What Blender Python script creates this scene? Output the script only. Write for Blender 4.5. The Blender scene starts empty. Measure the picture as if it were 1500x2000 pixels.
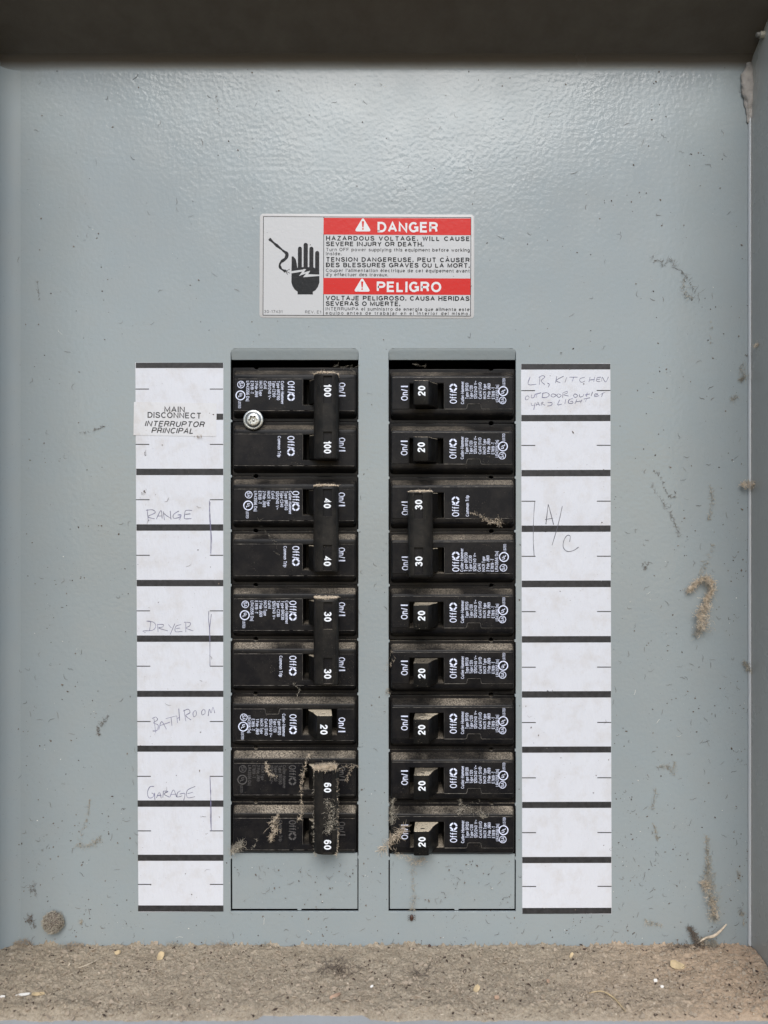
import bpy, bmesh, math, random
from mathutils import Vector, Matrix, noise
random.seed(7)
scn = bpy.context.scene
col = scn.collection
R = math.radians

# ------------------------------------------------------------------ camera, sky, sun, exposure
S = 0.000235            # metres per working unit (one unit = 0.235 mm)
DC = 1700.0             # camera distance from the cover plate, in units
cam_d = bpy.data.cameras.new('camera')
cam = bpy.data.objects.new('camera', cam_d); col.objects.link(cam)
cam.location = (0, -DC*S, 0); cam.rotation_euler = (R(90), 0, 0)
cam_d.sensor_fit = 'VERTICAL'; cam_d.sensor_height = 36; cam_d.lens = 36*DC/2000
cam_d.clip_start = 0.01; cam_d.clip_end = 500
cam_d.dof.use_dof = True; cam_d.dof.focus_distance = DC*S - 0.003; cam_d.dof.aperture_fstop = 9.0
scn.camera = cam

SUN_EL, SUN_AZ = 38.0, 1.0       # elevation, angle to the camera's right of straight behind it
world = bpy.data.worlds.new('World'); scn.world = world; world.use_nodes = True
wn = world.node_tree.nodes; wl = world.node_tree.links
bg = wn['Background']
sky = wn.new('ShaderNodeTexSky'); sky.sky_type = 'NISHITA'; sky.sun_disc = False
sky.sun_elevation = R(SUN_EL); sky.sun_rotation = R(180-SUN_AZ)
sky.air_density = 1.0; sky.dust_density = 1.0; sky.ozone_density = 1.0
wl.new(sky.outputs[0], bg.inputs[0]); bg.inputs[1].default_value = 0.09
sl = bpy.data.lights.new('sun', 'SUN'); sl.energy = 1.35; sl.angle = R(34); sl.color = (1.0, 0.985, 0.965)
so = bpy.data.objects.new('sun', sl); col.objects.link(so)
sd = Vector((math.sin(R(SUN_AZ))*math.cos(R(SUN_EL)), -math.cos(R(SUN_AZ))*math.cos(R(SUN_EL)), math.sin(R(SUN_EL))))
so.rotation_euler = sd.to_track_quat('Z', 'Y').to_euler(); so.location = sd*3
scn.view_settings.view_transform = 'Standard'; scn.view_settings.look = 'None'
scn.view_settings.gamma = 1; scn.view_settings.exposure = 0.83

# ------------------------------------------------------------------ helpers
def P(px, py, h=0.0):
    k = (DC-h)/DC
    return Vector(((px-750)*k*S, -h*S, (1000-py)*k*S))

def tag(o, label=None, cat=None, group=None, kind=None):
    if label: o['label'] = label
    if cat: o['category'] = cat
    if group: o['group'] = group
    if kind: o['kind'] = kind
    return o

def empty(name, loc=(0, 0, 0)):
    o = bpy.data.objects.new(name, None); col.objects.link(o); o.location = loc
    o.empty_display_size = 0.01
    return o

def put(name, me, mat=None, parent=None, loc=None):
    if mat is not None:
        me.materials.clear(); me.materials.append(mat)
    o = bpy.data.objects.new(name, me); col.objects.link(o)
    if parent is not None: o.parent = parent
    if loc is not None: o.location = loc
    return o

class MB:
    """collects faces; coordinates are (x, up, out) in working units"""
    def __init__(self): self.v = []; self.f = []
    def add(self, vs, fs):
        b = len(self.v); self.v += [tuple(p) for p in vs]; self.f += [tuple(b+i for i in q) for q in fs]
    def box(self, x0, x1, y0, y1, z0, z1):
        self.add([(x0,y0,z0),(x1,y0,z0),(x1,y1,z0),(x0,y1,z0),(x0,y0,z1),(x1,y0,z1),(x1,y1,z1),(x0,y1,z1)],
                 [(3,2,1,0),(4,5,6,7),(0,1,5,4),(1,2,6,5),(2,3,7,6),(3,0,4,7)])
    def loft(self, loops, cap0=True, cap1=True):
        n = len(loops[0]); b = len(self.v)
        for L in loops: self.v += [tuple(p) for p in L]
        for i in range(len(loops)-1):
            for j in range(n):
                k = (j+1) % n
                self.f.append((b+i*n+j, b+i*n+k, b+(i+1)*n+k, b+(i+1)*n+j))
        if cap0: self.f.append(tuple(b+j for j in reversed(range(n))))
        if cap1: self.f.append(tuple(b+(len(loops)-1)*n+j for j in range(n)))
    def tube(self, pts, r, sides=3, taper=True):
        pts = [Vector(p) for p in pts]; n = len(pts); loops = []
        for i, p in enumerate(pts):
            d = (pts[min(i+1, n-1)]-pts[max(i-1, 0)])
            if d.length < 1e-6: d = Vector((0, 1, 0))
            d.normalize()
            a = d.cross(Vector((0.3, 0.2, 1))).normalized() if abs(d.z) < .95 else d.cross(Vector((1, 0, 0))).normalized()
            c = d.cross(a)
            rr = r*(1-0.6*abs(2*i/(n-1)-1)) if taper else r
            loops.append([p + (a*math.cos(t)+c*math.sin(t))*rr for t in [2*math.pi*q/sides for q in range(sides)]])
        self.loft(loops)
    def ribbon(self, pts, w, h):
        n = len(pts); L = []; Rr = []
        for i, p in enumerate(pts):
            a = pts[max(i-1, 0)]; c = pts[min(i+1, n-1)]
            dx, dy = c[0]-a[0], c[1]-a[1]; l = math.hypot(dx, dy) or 1
            ww = w*(0.8+0.55*noise.noise(Vector((p[0]*.21, p[1]*.21, 3.3)))); nx, ny = -dy/l*ww/2, dx/l*ww/2
            L.append((p[0]+nx, p[1]+ny, h)); Rr.append((p[0]-nx, p[1]-ny, h))
        for i in range(n-1):
            self.add([Rr[i], Rr[i+1], L[i+1], L[i]], [(0, 1, 2, 3)])
    def mesh(self, name, smooth=False, recalc=False):
        me = bpy.data.meshes.new(name)
        me.from_pydata([(x*S, -z*S, y*S) for x, y, z in self.v], [], self.f)
        me.update()
        if recalc:
            bm = bmesh.new(); bm.from_mesh(me); bmesh.ops.recalc_face_normals(bm, faces=bm.faces); bm.to_mesh(me); bm.free()
        if smooth:
            me.shade_smooth()
            if smooth != 'all':
                me.set_sharp_from_angle(angle=R(smooth if smooth is not True else 35))
        return me
    def build(self, name, mat, parent=None, smooth=False, recalc=False, loc=None):
        return put(name, self.mesh(name, smooth, recalc), mat, parent, loc)

def rrect(x0, x1, y0, y1, r, z, k=5):
    pts = []
    for cx, cy, a0 in ((x1-r, y1-r, 0), (x0+r, y1-r, 90), (x0+r, y0+r, 180), (x1-r, y0+r, 270)):
        for i in range(k):
            a = R(a0+90*i/(k-1)); pts.append((cx+r*math.cos(a), cy+r*math.sin(a), z))
    return pts

def flat_mesh(loops, half, bevel=0.0, res=1):
    """filled outline with holes, given thickness; (x, up) outline, thickness along out, centred on 0"""
    cu = bpy.data.curves.new('t', 'CURVE'); cu.dimensions = '2D'; cu.fill_mode = 'BOTH'
    cu.extrude = max(half-bevel, 0); cu.bevel_depth = bevel; cu.bevel_resolution = res; cu.offset = -bevel
    for L in loops:
        sp = cu.splines.new('POLY'); sp.points.add(len(L)-1); sp.use_cyclic_u = True
        for i, p in enumerate(L): sp.points[i].co = (p[0], p[1], 0, 1)
    o = bpy.data.objects.new('t', cu); col.objects.link(o)
    dg = bpy.context.evaluated_depsgraph_get(); dg.update()
    me = bpy.data.meshes.new_from_object(o.evaluated_get(dg))
    vs = [tuple(v.co) for v in me.vertices]; fs = [tuple(p.vertices) for p in me.polygons]
    bpy.data.objects.remove(o); bpy.data.curves.remove(cu); bpy.data.meshes.remove(me)
    return vs, fs


def smooth_pts(pts, n=4):
    if len(pts) < 3: return [tuple(p) for p in pts]
    q = [pts[0]]+list(pts)+[pts[-1]]; out = []
    dim = len(pts[0])
    for i in range(1, len(q)-2):
        for j in range(n):
            t = j/n
            out.append(tuple(0.5*(2*q[i][d]+(q[i+1][d]-q[i-1][d])*t+(2*q[i-1][d]-5*q[i][d]+4*q[i+1][d]-q[i+2][d])*t*t
                       + (3*q[i][d]-q[i-1][d]-3*q[i+1][d]+q[i+2][d])*t**3) for d in range(dim)))
    out.append(tuple(pts[-1]))
    return out

# a plain grotesque drawn as centre-line strokes, capital height 1
def _e(cx, cy, rx, ry, a0=0, a1=360):
    n = max(4, int(abs(a1-a0)/24)); return [(cx+rx*math.cos(R(a0+(a1-a0)*i/n)), cy+ry*math.sin(R(a0+(a1-a0)*i/n))) for i in range(n+1)]
def _l(t): return [tuple(float(v) for v in p.split(',')) for p in t.split()]
def _s(t): return smooth_pts(_l(t), 3)
_P = [_l('0,0 0,1 .34,1')+_e(.36,.74,.26,.26,80,-80)+_l('.34,.48 0,.48')]
_n = _s('0,.46 .1,.66 .26,.72 .42,.65 .46,.5')+_l('.46,0')
GL = {
 'A': (.7, [_l('0,0 .35,1 .7,0'), _l('.12,.33 .58,.33')]), 'B': (.62, [_l('0,0 0,1 .34,1')+_e(.35,.76,.23,.24,80,-80)+_l('.34,.52 0,.52'), _l('.34,.52')+_e(.36,.26,.26,.26,80,-80)+_l('.34,0 0,0')]),
 'C': (.68, [_e(.37,.5,.37,.5,42,318)]), 'D': (.66, [_l('0,0 0,1 .28,1')+_e(.28,.5,.38,.5,80,-80)+_l('.28,0 0,0 0,.1')]), 'E': (.56, [_l('.56,1 0,1 0,0 .57,0'), _l('0,.53 .51,.53')]),
 'F': (.54, [_l('.54,1 0,1 0,0'), _l('0,.5 .48,.5')]), 'G': (.74, [_e(.37,.5,.37,.5,45,330), _l('.42,.47 .73,.47 .73,0')]), 'H': (.64, [_l('0,0 0,1'), _l('.64,0 .64,1'), _l('0,.52 .64,.52')]),
 'I': (.0, [_l('0,0 0,1')]), 'J': (.46, [_l('0,.28')+_e(.23,.25,.23,.25,180,360)+_l('.46,1')]), 'K': (.62, [_l('0,0 0,1'), _l('.6,1 0,.35'), _l('.2,.56 .64,0')]), 'L': (.5, [_l('0,1 0,0 .5,0')]),
 'M': (.76, [_l('0,0 0,1 .38,.08 .76,1 .76,0')]), 'N': (.64, [_l('0,0 0,1 .64,0 .64,1')]), 'O': (.76, [_e(.38,.5,.38,.5)]), 'P': (.6, _P), 'Q': (.76, [_e(.38,.5,.38,.5), _l('.45,.2 .74,-.02')]),
 'R': (.64, _P+[_l('.34,.48 .5,.42 .56,.25 .6,0')]), 'S': (.62, [_s('.58,.76 .52,.93 .32,1 .1,.94 .03,.76 .13,.6 .34,.52 .54,.43 .62,.26 .54,.07 .32,0 .09,.06 0,.26')]), 'T': (.64, [_l('0,1 .64,1'), _l('.32,1 .32,0')]),
 'U': (.62, [_l('0,1 0,.32')+_e(.31,.3,.31,.3,190,350)+_l('.62,.32 .62,1')]), 'V': (.66, [_l('0,1 .33,0 .66,1')]), 'W': (.96, [_l('0,1 .24,0 .48,.95 .72,0 .96,1')]), 'X': (.64, [_l('0,0 .64,1'), _l('0,1 .64,0')]),
 'Y': (.66, [_l('0,1 .33,.45 .66,1'), _l('.33,.45 .33,0')]), 'Z': (.6, [_l('.02,1 .58,1 0,0 .6,0')]),
 '0': (.52, [_e(.26,.5,.26,.5)]), '1': (.28, [_l('.26,1 .26,0'), _l('0,.74 .2,.84')]), '2': (.53, [_s('.0,.7 .06,.92 .27,1 .48,.92 .52,.72 .42,.52 .16,.28 .0,.0')+_l('.53,0')]),
 '3': (.53, [_s('.02,.8 .1,.95 .27,1 .46,.92 .49,.74 .4,.58 .22,.54'), _s('.22,.54 .44,.48 .53,.28 .45,.07 .26,0 .07,.06 .0,.22')]), '4': (.55, [_l('.42,0 .42,1 .0,.3 .57,.3')]),
 '5': (.53, [_l('.49,1 .1,1 .04,.5')+_s('.04,.5 .24,.64 .48,.55 .53,.32 .45,.08 .25,0 .06,.06 0,.2')]), '6': (.53, [_e(.27,.3,.26,.3), _s('.01,.32 .03,.68 .14,.94 .31,1 .49,.86')]), '7': (.52, [_l('0,1 .52,1 .18,0')]),
 '8': (.54, [_e(.27,.76,.22,.24), _e(.27,.27,.27,.27)]), '9': (.53, [_e(.26,.7,.26,.3), _s('.52,.68 .5,.32 .39,.06 .22,0 .04,.14')]),
 'a': (.5, [_s('.03,.54 .1,.68 .26,.72 .42,.67 .47,.5')+_l('.47,.1 .52,0'), _s('.47,.42 .2,.38 .01,.3 .0,.12 .14,0 .34,.04 .47,.2')]), 'b': (.52, [_l('0,0 0,1'), _e(.27,.36,.25,.36)]), 'c': (.48, [_e(.26,.36,.26,.36,42,318)]),
 'd': (.52, [_l('.52,0 .52,1'), _e(.25,.36,.25,.36)]), 'e': (.52, [_l('.0,.37')+_l('.52,.37')+_e(.26,.36,.26,.36,12,312)]), 'f': (.32, [_s('.36,.98 .2,.98 .13,.84')+_l('.13,0'), _l('-.04,.66 .34,.66')]),
 'g': (.52, [_e(.25,.37,.25,.35), _l('.52,.72 .52,-.08')+_s('.52,-.08 .44,-.25 .24,-.28 .04,-.18')]), 'h': (.46, [_l('0,0 0,1'), _n]), 'i': (.0, [_l('0,0 0,.72'), _l('0,.88 0,1')]), 'j': (.1, [_l('.1,.72 .1,-.15 -.04,-.26'), _l('.1,.88 .1,1')]),
 'k': (.44, [_l('0,0 0,1'), _l('.42,.72 0,.28'), _l('.15,.43 .46,0')]), 'l': (.0, [_l('0,0 0,1')]), 'm': (.76, [_l('0,0 0,.72'), [(x*.82, y) for x, y in _n], [(.38+x*.82, y) for x, y in _n]]), 'n': (.46, [_l('0,0 0,.72'), _n]),
 'o': (.52, [_e(.26,.36,.26,.36)]), 'p': (.52, [_l('0,.72 0,-.28'), _e(.27,.36,.25,.36)]), 'q': (.52, [_l('.52,.72 .52,-.28'), _e(.25,.36,.25,.36)]), 'r': (.28, [_l('0,0 0,.72'), _s('0,.44 .1,.66 .28,.71')]),
 's': (.44, [_s('.42,.55 .35,.69 .2,.72 .06,.66 .04,.52 .14,.41 .3,.36 .42,.27 .42,.1 .3,.01 .16,0 .03,.06 0,.19')]), 't': (.28, [_l('.13,.93 .13,.14 .18,.02 .29,.01'), _l('0,.7 .28,.7')]),
 'u': (.46, [[(.46-x, .72-y) for x, y in _n], _l('.46,.72 .46,0')]), 'v': (.46, [_l('0,.72 .23,0 .46,.72')]), 'w': (.7, [_l('0,.72 .18,0 .35,.68 .52,0 .7,.72')]), 'x': (.44, [_l('0,0 .44,.72'), _l('0,.72 .44,0')]),
 'y': (.46, [_l('0,.72 .23,.02'), _l('.46,.72 .2,-.1 .1,-.27 -.02,-.26')]), 'z': (.42, [_l('0,.72 .42,.72 0,0 .44,0')]), ' ': (.16, []), '.': (.0, [_l('0,-.01 0,.09')]), ',': (.0, [_l('0,.07 -.03,-.15')]), "'": (.0, [_l('0,.75 0,1')]),
 '-': (.26, [_l('0,.37 .26,.37')]), '/': (.28, [_l('0,-.03 .28,1.03')]), '~': (.56, [_s('0,.4 .08,.54 .2,.54 .34,.38 .46,.38 .56,.54')]), '!': (0, [_l('0,.3 0,1')])}
GL['é'] = (.52, GL['e'][1]+[_l('.2,.86 .36,1.02')]); GL['í'] = (.08, [_l('0,0 0,.72'), _l('-.02,.86 .12,1.02')])

def mitre(mb, pts, w, h):
    n = len(pts); A = []; B = []
    closed = n > 3 and math.hypot(pts[0][0]-pts[-1][0], pts[0][1]-pts[-1][1]) < 1e-4
    for i, p in enumerate(pts):
        a = pts[i-1] if i > 0 else (pts[-2] if closed else None); c = pts[i+1] if i < n-1 else (pts[1] if closed else None)
        def nrm(u, v):
            l = math.hypot(v[0]-u[0], v[1]-u[1]) or 1e-9; return (-(v[1]-u[1])/l, (v[0]-u[0])/l)
        if a is None: m = nrm(p, c); k = 1
        elif c is None: m = nrm(a, p); k = 1
        else:
            n1, n2 = nrm(a, p), nrm(p, c); m = (n1[0]+n2[0], n1[1]+n2[1]); l = math.hypot(*m)
            if l < .35: m = n1; k = 1
            else: m = (m[0]/l, m[1]/l); k = min(1.9, 1/max(.3, m[0]*n1[0]+m[1]*n1[1]))
        A.append((p[0]+m[0]*w/2*k, p[1]+m[1]*w/2*k, h)); B.append((p[0]-m[0]*w/2*k, p[1]-m[1]*w/2*k, h))
    mb.add(B+A, [(i, i+1, n+i+1, n+i) for i in range(n-1)])

def text(mb, s, x0, yb, cap, h, length=None, bold=0.11, shear=0.0, spread=False, frame=None):
    """write s from x0 on baseline yb; capital height cap, stroke weight bold, fitted to length"""
    gap = 0.13+bold*1.05
    adv = []; x = bold/2
    for i, ch in enumerate(s):
        adv.append(x); x += GL[ch][0]+gap
    natural = (x-gap+bold/2)
    k = 1.0; extra = 0.0
    if length:
        k = (length/cap)/natural
        if spread and k > 1.05:
            extra = (length/cap-natural*1.05)/(1.05*max(1, len(s)-1)); k = 1.05
    z = h
    for i, ch in enumerate(s):
        for st in GL[ch][1]:
            pts = []
            for (u, v) in st:
                vv = bold/2+v*(1-bold) if v >= 0 else bold/2+v
                pts.append((x0+(adv[i]+extra*i+u)*k*cap+vv*cap*shear, yb+vv*cap))
            if shear == 0 and len(st) == 2 and abs(st[0][0]-st[1][0]) < 1e-6:   # square terminals on stems
                d = bold*cap/2*(1 if st[0][1] < st[1][1] else -1); pts = [(pts[0][0], pts[0][1]-d), (pts[1][0], pts[1][1]+d)]
            if frame: pts = [frame(*p) for p in pts]
            mitre(mb, pts, bold*cap*(min(1.0, k)**0.75), z); z += 0.0035
    return z

# ------------------------------------------------------------------ materials
def nt(name):
    m = bpy.data.materials.new(name); m.use_nodes = True
    return m, m.node_tree.nodes, m.node_tree.links, m.node_tree.nodes['Principled BSDF']

def simple(name, c, rough=0.6, metal=0.0, spec=0.5, grain=0.0, gscale=2000, var=0.0, vscale=300):
    m, n, l, b = nt(name)
    b.inputs['Base Color'].default_value = (*c, 1); b.inputs['Roughness'].default_value = rough
    b.inputs['Metallic'].default_value = metal; b.inputs['Specular IOR Level'].default_value = spec
    g = n.new('ShaderNodeNewGeometry')
    if grain:
        t = n.new('ShaderNodeTexNoise'); t.inputs['Scale'].default_value = gscale; t.inputs['Detail'].default_value = 4
        l.new(g.outputs['Position'], t.inputs['Vector'])
        bp = n.new('ShaderNodeBump'); bp.inputs['Strength'].default_value = grain; bp.inputs['Distance'].default_value = 0.0003
        l.new(t.outputs['Fac'], bp.inputs['Height']); l.new(bp.outputs[0], b.inputs['Normal'])
    if var:
        t = n.new('ShaderNodeTexNoise'); t.inputs['Scale'].default_value = vscale; t.inputs['Detail'].default_value = 6
        l.new(g.outputs['Position'], t.inputs['Vector'])
        mr = n.new('ShaderNodeMapRange'); mr.inputs[1].default_value = 0.3; mr.inputs[2].default_value = 0.7
        mr.inputs[3].default_value = 1-var; mr.inputs[4].default_value = 1+var
        l.new(t.outputs['Fac'], mr.inputs[0])
        mx = n.new('ShaderNodeVectorMath'); mx.operation = 'SCALE'; mx.inputs[0].default_value = c
        l.new(mr.outputs[0], mx.inputs['Scale']); l.new(mx.outputs[0], b.inputs['Base Color'])
    return m

def M_noise(n, l, vec, scale, detail=3, rough=0.5):
    t = n.new('ShaderNodeTexNoise'); t.inputs['Scale'].default_value = scale
    t.inputs['Detail'].default_value = detail; t.inputs['Roughness'].default_value = rough
    l.new(vec, t.inputs['Vector']); return t.outputs['Fac']
def M_range(n, l, x, a, b, c=0.0, d=1.0):
    t = n.new('ShaderNodeMapRange'); t.inputs[1].default_value = a; t.inputs[2].default_value = b
    t.inputs[3].default_value = c; t.inputs[4].default_value = d; l.new(x, t.inputs[0]); return t.outputs[0]
def M_math(n, l, op, x, y):
    t = n.new('ShaderNodeMath'); t.operation = op
    for i, q in enumerate((x, y)):
        if isinstance(q, (int, float)): t.inputs[i].default_value = q
        else: l.new(q, t.inputs[i])
    return t.outputs[0]
def M_mix(n, l, f, a, b):
    t = n.new('ShaderNodeMix'); t.data_type = 'RGBA'
    for i, q in ((0, f), (6, a), (7, b)):
        if isinstance(q, (int, float)): t.inputs[i].default_value = q
        elif isinstance(q, tuple): t.inputs[i].default_value = (*q, 1)
        else: l.new(q, t.inputs[i])
    return t.outputs[2]

def paint(name, c, rough=0.3, peel=1.0, dusty=1.0):
    m, n, l, b = nt(name)
    g = n.new('ShaderNodeNewGeometry'); pos = g.outputs['Position']
    base = M_mix(n, l, M_range(n, l, M_noise(n, l, pos, 9, 3), 0.35, 0.65), c, tuple(x*0.93 for x in c))
    # fine settled grime: small brownish flecks, more of them in some patches
    fl = M_range(n, l, M_noise(n, l, pos, 1500, 3, 0.6), 0.66, 0.74)
    patch = M_range(n, l, M_noise(n, l, pos, 22, 4), 0.38, 0.7, 0.05, 0.75)
    f1 = M_math(n, l, 'MULTIPLY', M_math(n, l, 'MULTIPLY', fl, patch), dusty)
    base = M_mix(n, l, f1, base, (0.16, 0.13, 0.10))
    film = M_math(n, l, 'MULTIPLY', M_range(n, l, M_noise(n, l, pos, 60, 5, 0.65), 0.38, 0.9), 0.20*dusty)
    base = M_mix(n, l, film, base, (0.36, 0.33, 0.28))
    l.new(base, b.inputs['Base Color'])
    l.new(M_range(n, l, M_noise(n, l, pos, 45, 4), 0.3, 0.7, rough-0.05, rough+0.08), b.inputs['Roughness'])
    b.inputs['Specular IOR Level'].default_value = 0.33
    w = M_noise(n, l, pos, 520, 2, 0.4)
    w2 = M_noise(n, l, pos, 1100, 2, 0.5)
    w3 = M_noise(n, l, pos, 16, 2, 0.5)
    hsum = M_math(n, l, 'ADD', M_math(n, l, 'ADD', w, M_math(n, l, 'MULTIPLY', w2, 0.12)), M_math(n, l, 'MULTIPLY', w3, 6.0))
    bp = n.new('ShaderNodeBump'); bp.inputs['Strength'].default_value = 0.36*peel; bp.inputs['Distance'].default_value = 0.0003
    l.new(hsum, bp.inputs['Height']); l.new(bp.outputs[0], b.inputs['Normal'])
    return m

def shade_fade(name, c1, c2, z0, z1):  # paint whose colour fades with height, a shade gradient put into the colour
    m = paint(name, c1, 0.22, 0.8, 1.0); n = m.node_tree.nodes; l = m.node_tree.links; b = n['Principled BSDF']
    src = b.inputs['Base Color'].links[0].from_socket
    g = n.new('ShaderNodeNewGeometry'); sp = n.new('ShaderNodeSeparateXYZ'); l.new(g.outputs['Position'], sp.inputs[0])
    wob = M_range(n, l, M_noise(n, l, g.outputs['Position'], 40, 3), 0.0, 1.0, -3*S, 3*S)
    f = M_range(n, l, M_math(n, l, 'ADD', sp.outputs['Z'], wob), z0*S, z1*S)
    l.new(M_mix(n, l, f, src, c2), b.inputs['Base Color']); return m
def black_plastic(name, c=(0.006, 0.006, 0.007), rough=0.33, amount=1.0, filmk=0.035, dust=(0.50, 0.425, 0.33)):
    m, n, l, b = nt(name)
    g = n.new('ShaderNodeNewGeometry'); pos = g.outputs['Position']
    sp = n.new('ShaderNodeSeparateXYZ'); l.new(g.outputs['True Normal'], sp.inputs[0])
    xyz = n.new('ShaderNodeSeparateXYZ'); l.new(pos, xyz.inputs[0])
    up = M_range(n, l, sp.outputs['Z'], 0.30, 0.92)
    fine = M_range(n, l, M_noise(n, l, pos, 1700, 5, 0.75), 0.42, 0.60, 0.10, 1.0)
    big = M_range(n, l, M_noise(n, l, pos, 30, 4), 0.42, 0.62, 0.10, 1.2)
    low = M_range(n, l, xyz.outputs['Z'], 0.07, -0.16, 0.45, 1.0)      # lower breakers catch more dirt
    d = M_math(n, l, 'MULTIPLY', M_math(n, l, 'MULTIPLY', up, fine), M_math(n, l, 'MULTIPLY', big, low))
    film = M_math(n, l, 'MULTIPLY', M_range(n, l, M_noise(n, l, pos, 120, 6, 0.7), 0.42, 0.8), filmk)
    speck = M_math(n, l, 'MULTIPLY', M_range(n, l, M_noise(n, l, pos, 3200, 2, 0.5), 0.70, 0.76),
                   M_range(n, l, M_noise(n, l, pos, 90, 3), 0.42, 0.65, 0.0, 0.75))
    f = M_math(n, l, 'MAXIMUM', M_math(n, l, 'MULTIPLY', d, amount), M_math(n, l, 'ADD', film, speck))
    bc = M_mix(n, l, f, c, dust)
    l.new(bc, b.inputs['Base Color'])
    l.new(M_range(n, l, f, 0.0, 0.5, rough, 0.9), b.inputs['Roughness'])
    b.inputs['Specular IOR Level'].default_value = 0.14
    bp = n.new('ShaderNodeBump'); bp.inputs['Strength'].default_value = 0.25; bp.inputs['Distance'].default_value = 0.0001
    l.new(M_noise(n, l, pos, 2500, 3), bp.inputs['Height']); l.new(bp.outputs[0], b.inputs['Normal'])
    return m

GREY = (0.304, 0.342, 0.350)
m_cover = paint('cover_paint', GREY, 0.155, 1.0, 1.0)
m_box = paint('box_paint', (0.40, 0.40, 0.375), 0.24, 0.8, 1.2)
m_bend = shade_fade('bend_shade_paint', GREY, (0.118, 0.098, 0.076), 859, 878)  # fading shade under the hood, painted from cover grey to brown
m_hood = paint('hood_shade_paint', (0.118, 0.098, 0.076), 0.4, 0.5, 1.0)  # hood's shade and brown bounce light are put into this darker colour
m_lip = paint('worn_lip', (0.46, 0.475, 0.48), 0.4, 0.6, 1.6)
m_dark = simple('inside_dark', (0.01, 0.01, 0.01), 0.9)
m_black = black_plastic('black_plastic', amount=1.0)
m_tie = black_plastic('tie_plastic', (0.011, 0.0105, 0.010), 0.45, 1.3, 0.05)
m_handle = black_plastic('handle_plastic', (0.007, 0.007, 0.007), 0.36, 6.0, 0.012, (0.70, 0.59, 0.43))
m_plate = black_plastic('printed_face', (0.0065, 0.0065, 0.008), 0.42, 0.8)
m_print = simple('pale_print', (0.72, 0.76, 0.92), 0.6, var=0.18, vscale=900)
m_handno = simple('handle_number_print', (0.85, 0.88, 0.92), 0.6)
m_faded = simple('faded_print', (0.075, 0.07, 0.068), 0.7, var=0.3, vscale=900)
m_zinc = simple('zinc', (0.44, 0.445, 0.43), 0.36, 1.0, grain=0.3, gscale=1500, var=0.15, vscale=250)
m_bead = simple('seam_paint', (0.55, 0.56, 0.56), 0.15)
m_caulk = simple('caulk', (0.36, 0.33, 0.30), 0.8, grain=1.0, gscale=700, var=0.25, vscale=200)
m_bar = simple('printed_black', (0.022, 0.021, 0.022), 0.6, var=0.5, vscale=500)
m_ink = simple('pen_ink', (0.15, 0.145, 0.23), 0.7, var=.6, vscale=350)
m_pen2 = simple('pencil_grey', (0.09, 0.09, 0.11), 0.7)

def paper(name, c, stain=1.0):
    m, n, l, b = nt(name)
    g = n.new('ShaderNodeNewGeometry'); pos = g.outputs['Position']
    st = M_math(n, l, 'MULTIPLY', M_range(n, l, M_noise(n, l, pos, 110, 5, 0.65), 0.48, 0.8), 0.55*stain)
    base = M_mix(n, l, st, c, (0.50, 0.46, 0.42))
    fl = M_math(n, l, 'MULTIPLY', M_range(n, l, M_noise(n, l, pos, 1400, 2), 0.72, 0.78), 0.5*stain)
    base = M_mix(n, l, fl, base, (0.25, 0.20, 0.16))
    l.new(base, b.inputs['Base Color']); b.inputs['Roughness'].default_value = 0.62
    mp = n.new('ShaderNodeMapping'); mp.inputs['Scale'].default_value = (1.0, 1.0, 0.35); mp.inputs['Rotation'].default_value = (0, 0.35, 0)
    l.new(pos, mp.inputs['Vector'])
    h = M_math(n, l, 'ADD', M_math(n, l, 'MULTIPLY', M_noise(n, l, mp.outputs[0], 110, 4, 0.6), 4.5), M_math(n, l, 'MULTIPLY', M_noise(n, l, pos, 900, 3), 0.35))
    bp = n.new('ShaderNodeBump'); bp.inputs['Strength'].default_value = 0.55; bp.inputs['Distance'].default_value = 0.0003
    l.new(h, bp.inputs['Height']); l.new(bp.outputs[0], b.inputs['Normal'])
    return m
m_paper = paper('paper', (0.64, 0.65, 0.69))
m_paper2 = paper('sticker_paper', (0.645, 0.645, 0.66), 1.5)

def gloss_sheet(name, c, rough=0.22):
    m, n, l, b = nt(name)
    g = n.new('ShaderNodeNewGeometry'); pos = g.outputs['Position']
    fl = M_math(n, l, 'MULTIPLY', M_range(n, l, M_noise(n, l, pos, 1700, 3), 0.70, 0.76), 0.5)
    l.new(M_mix(n, l, fl, c, (0.2, 0.17, 0.14)), b.inputs['Base Color']); b.inputs['Specular IOR Level'].default_value = 0.2
    b.inputs['Roughness'].default_value = rough
    bp = n.new('ShaderNodeBump'); bp.inputs['Strength'].default_value = 0.22; bp.inputs['Distance'].default_value = 0.0003
    l.new(M_noise(n, l, pos, 520, 3, 0.6), bp.inputs['Height']); l.new(bp.outputs[0], b.inputs['Normal'])
    return m
m_lab_edge = gloss_sheet('label_border', (0.50, 0.49, 0.48))
m_lab_grey = gloss_sheet('label_silver', (0.52, 0.52, 0.52))
m_red = gloss_sheet('label_red', (0.56, 0.018, 0.012))
m_lab_blk = gloss_sheet('label_black', (0.008, 0.008, 0.008))
m_lab_wht = gloss_sheet('label_white', (0.68, 0.68, 0.68))

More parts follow.
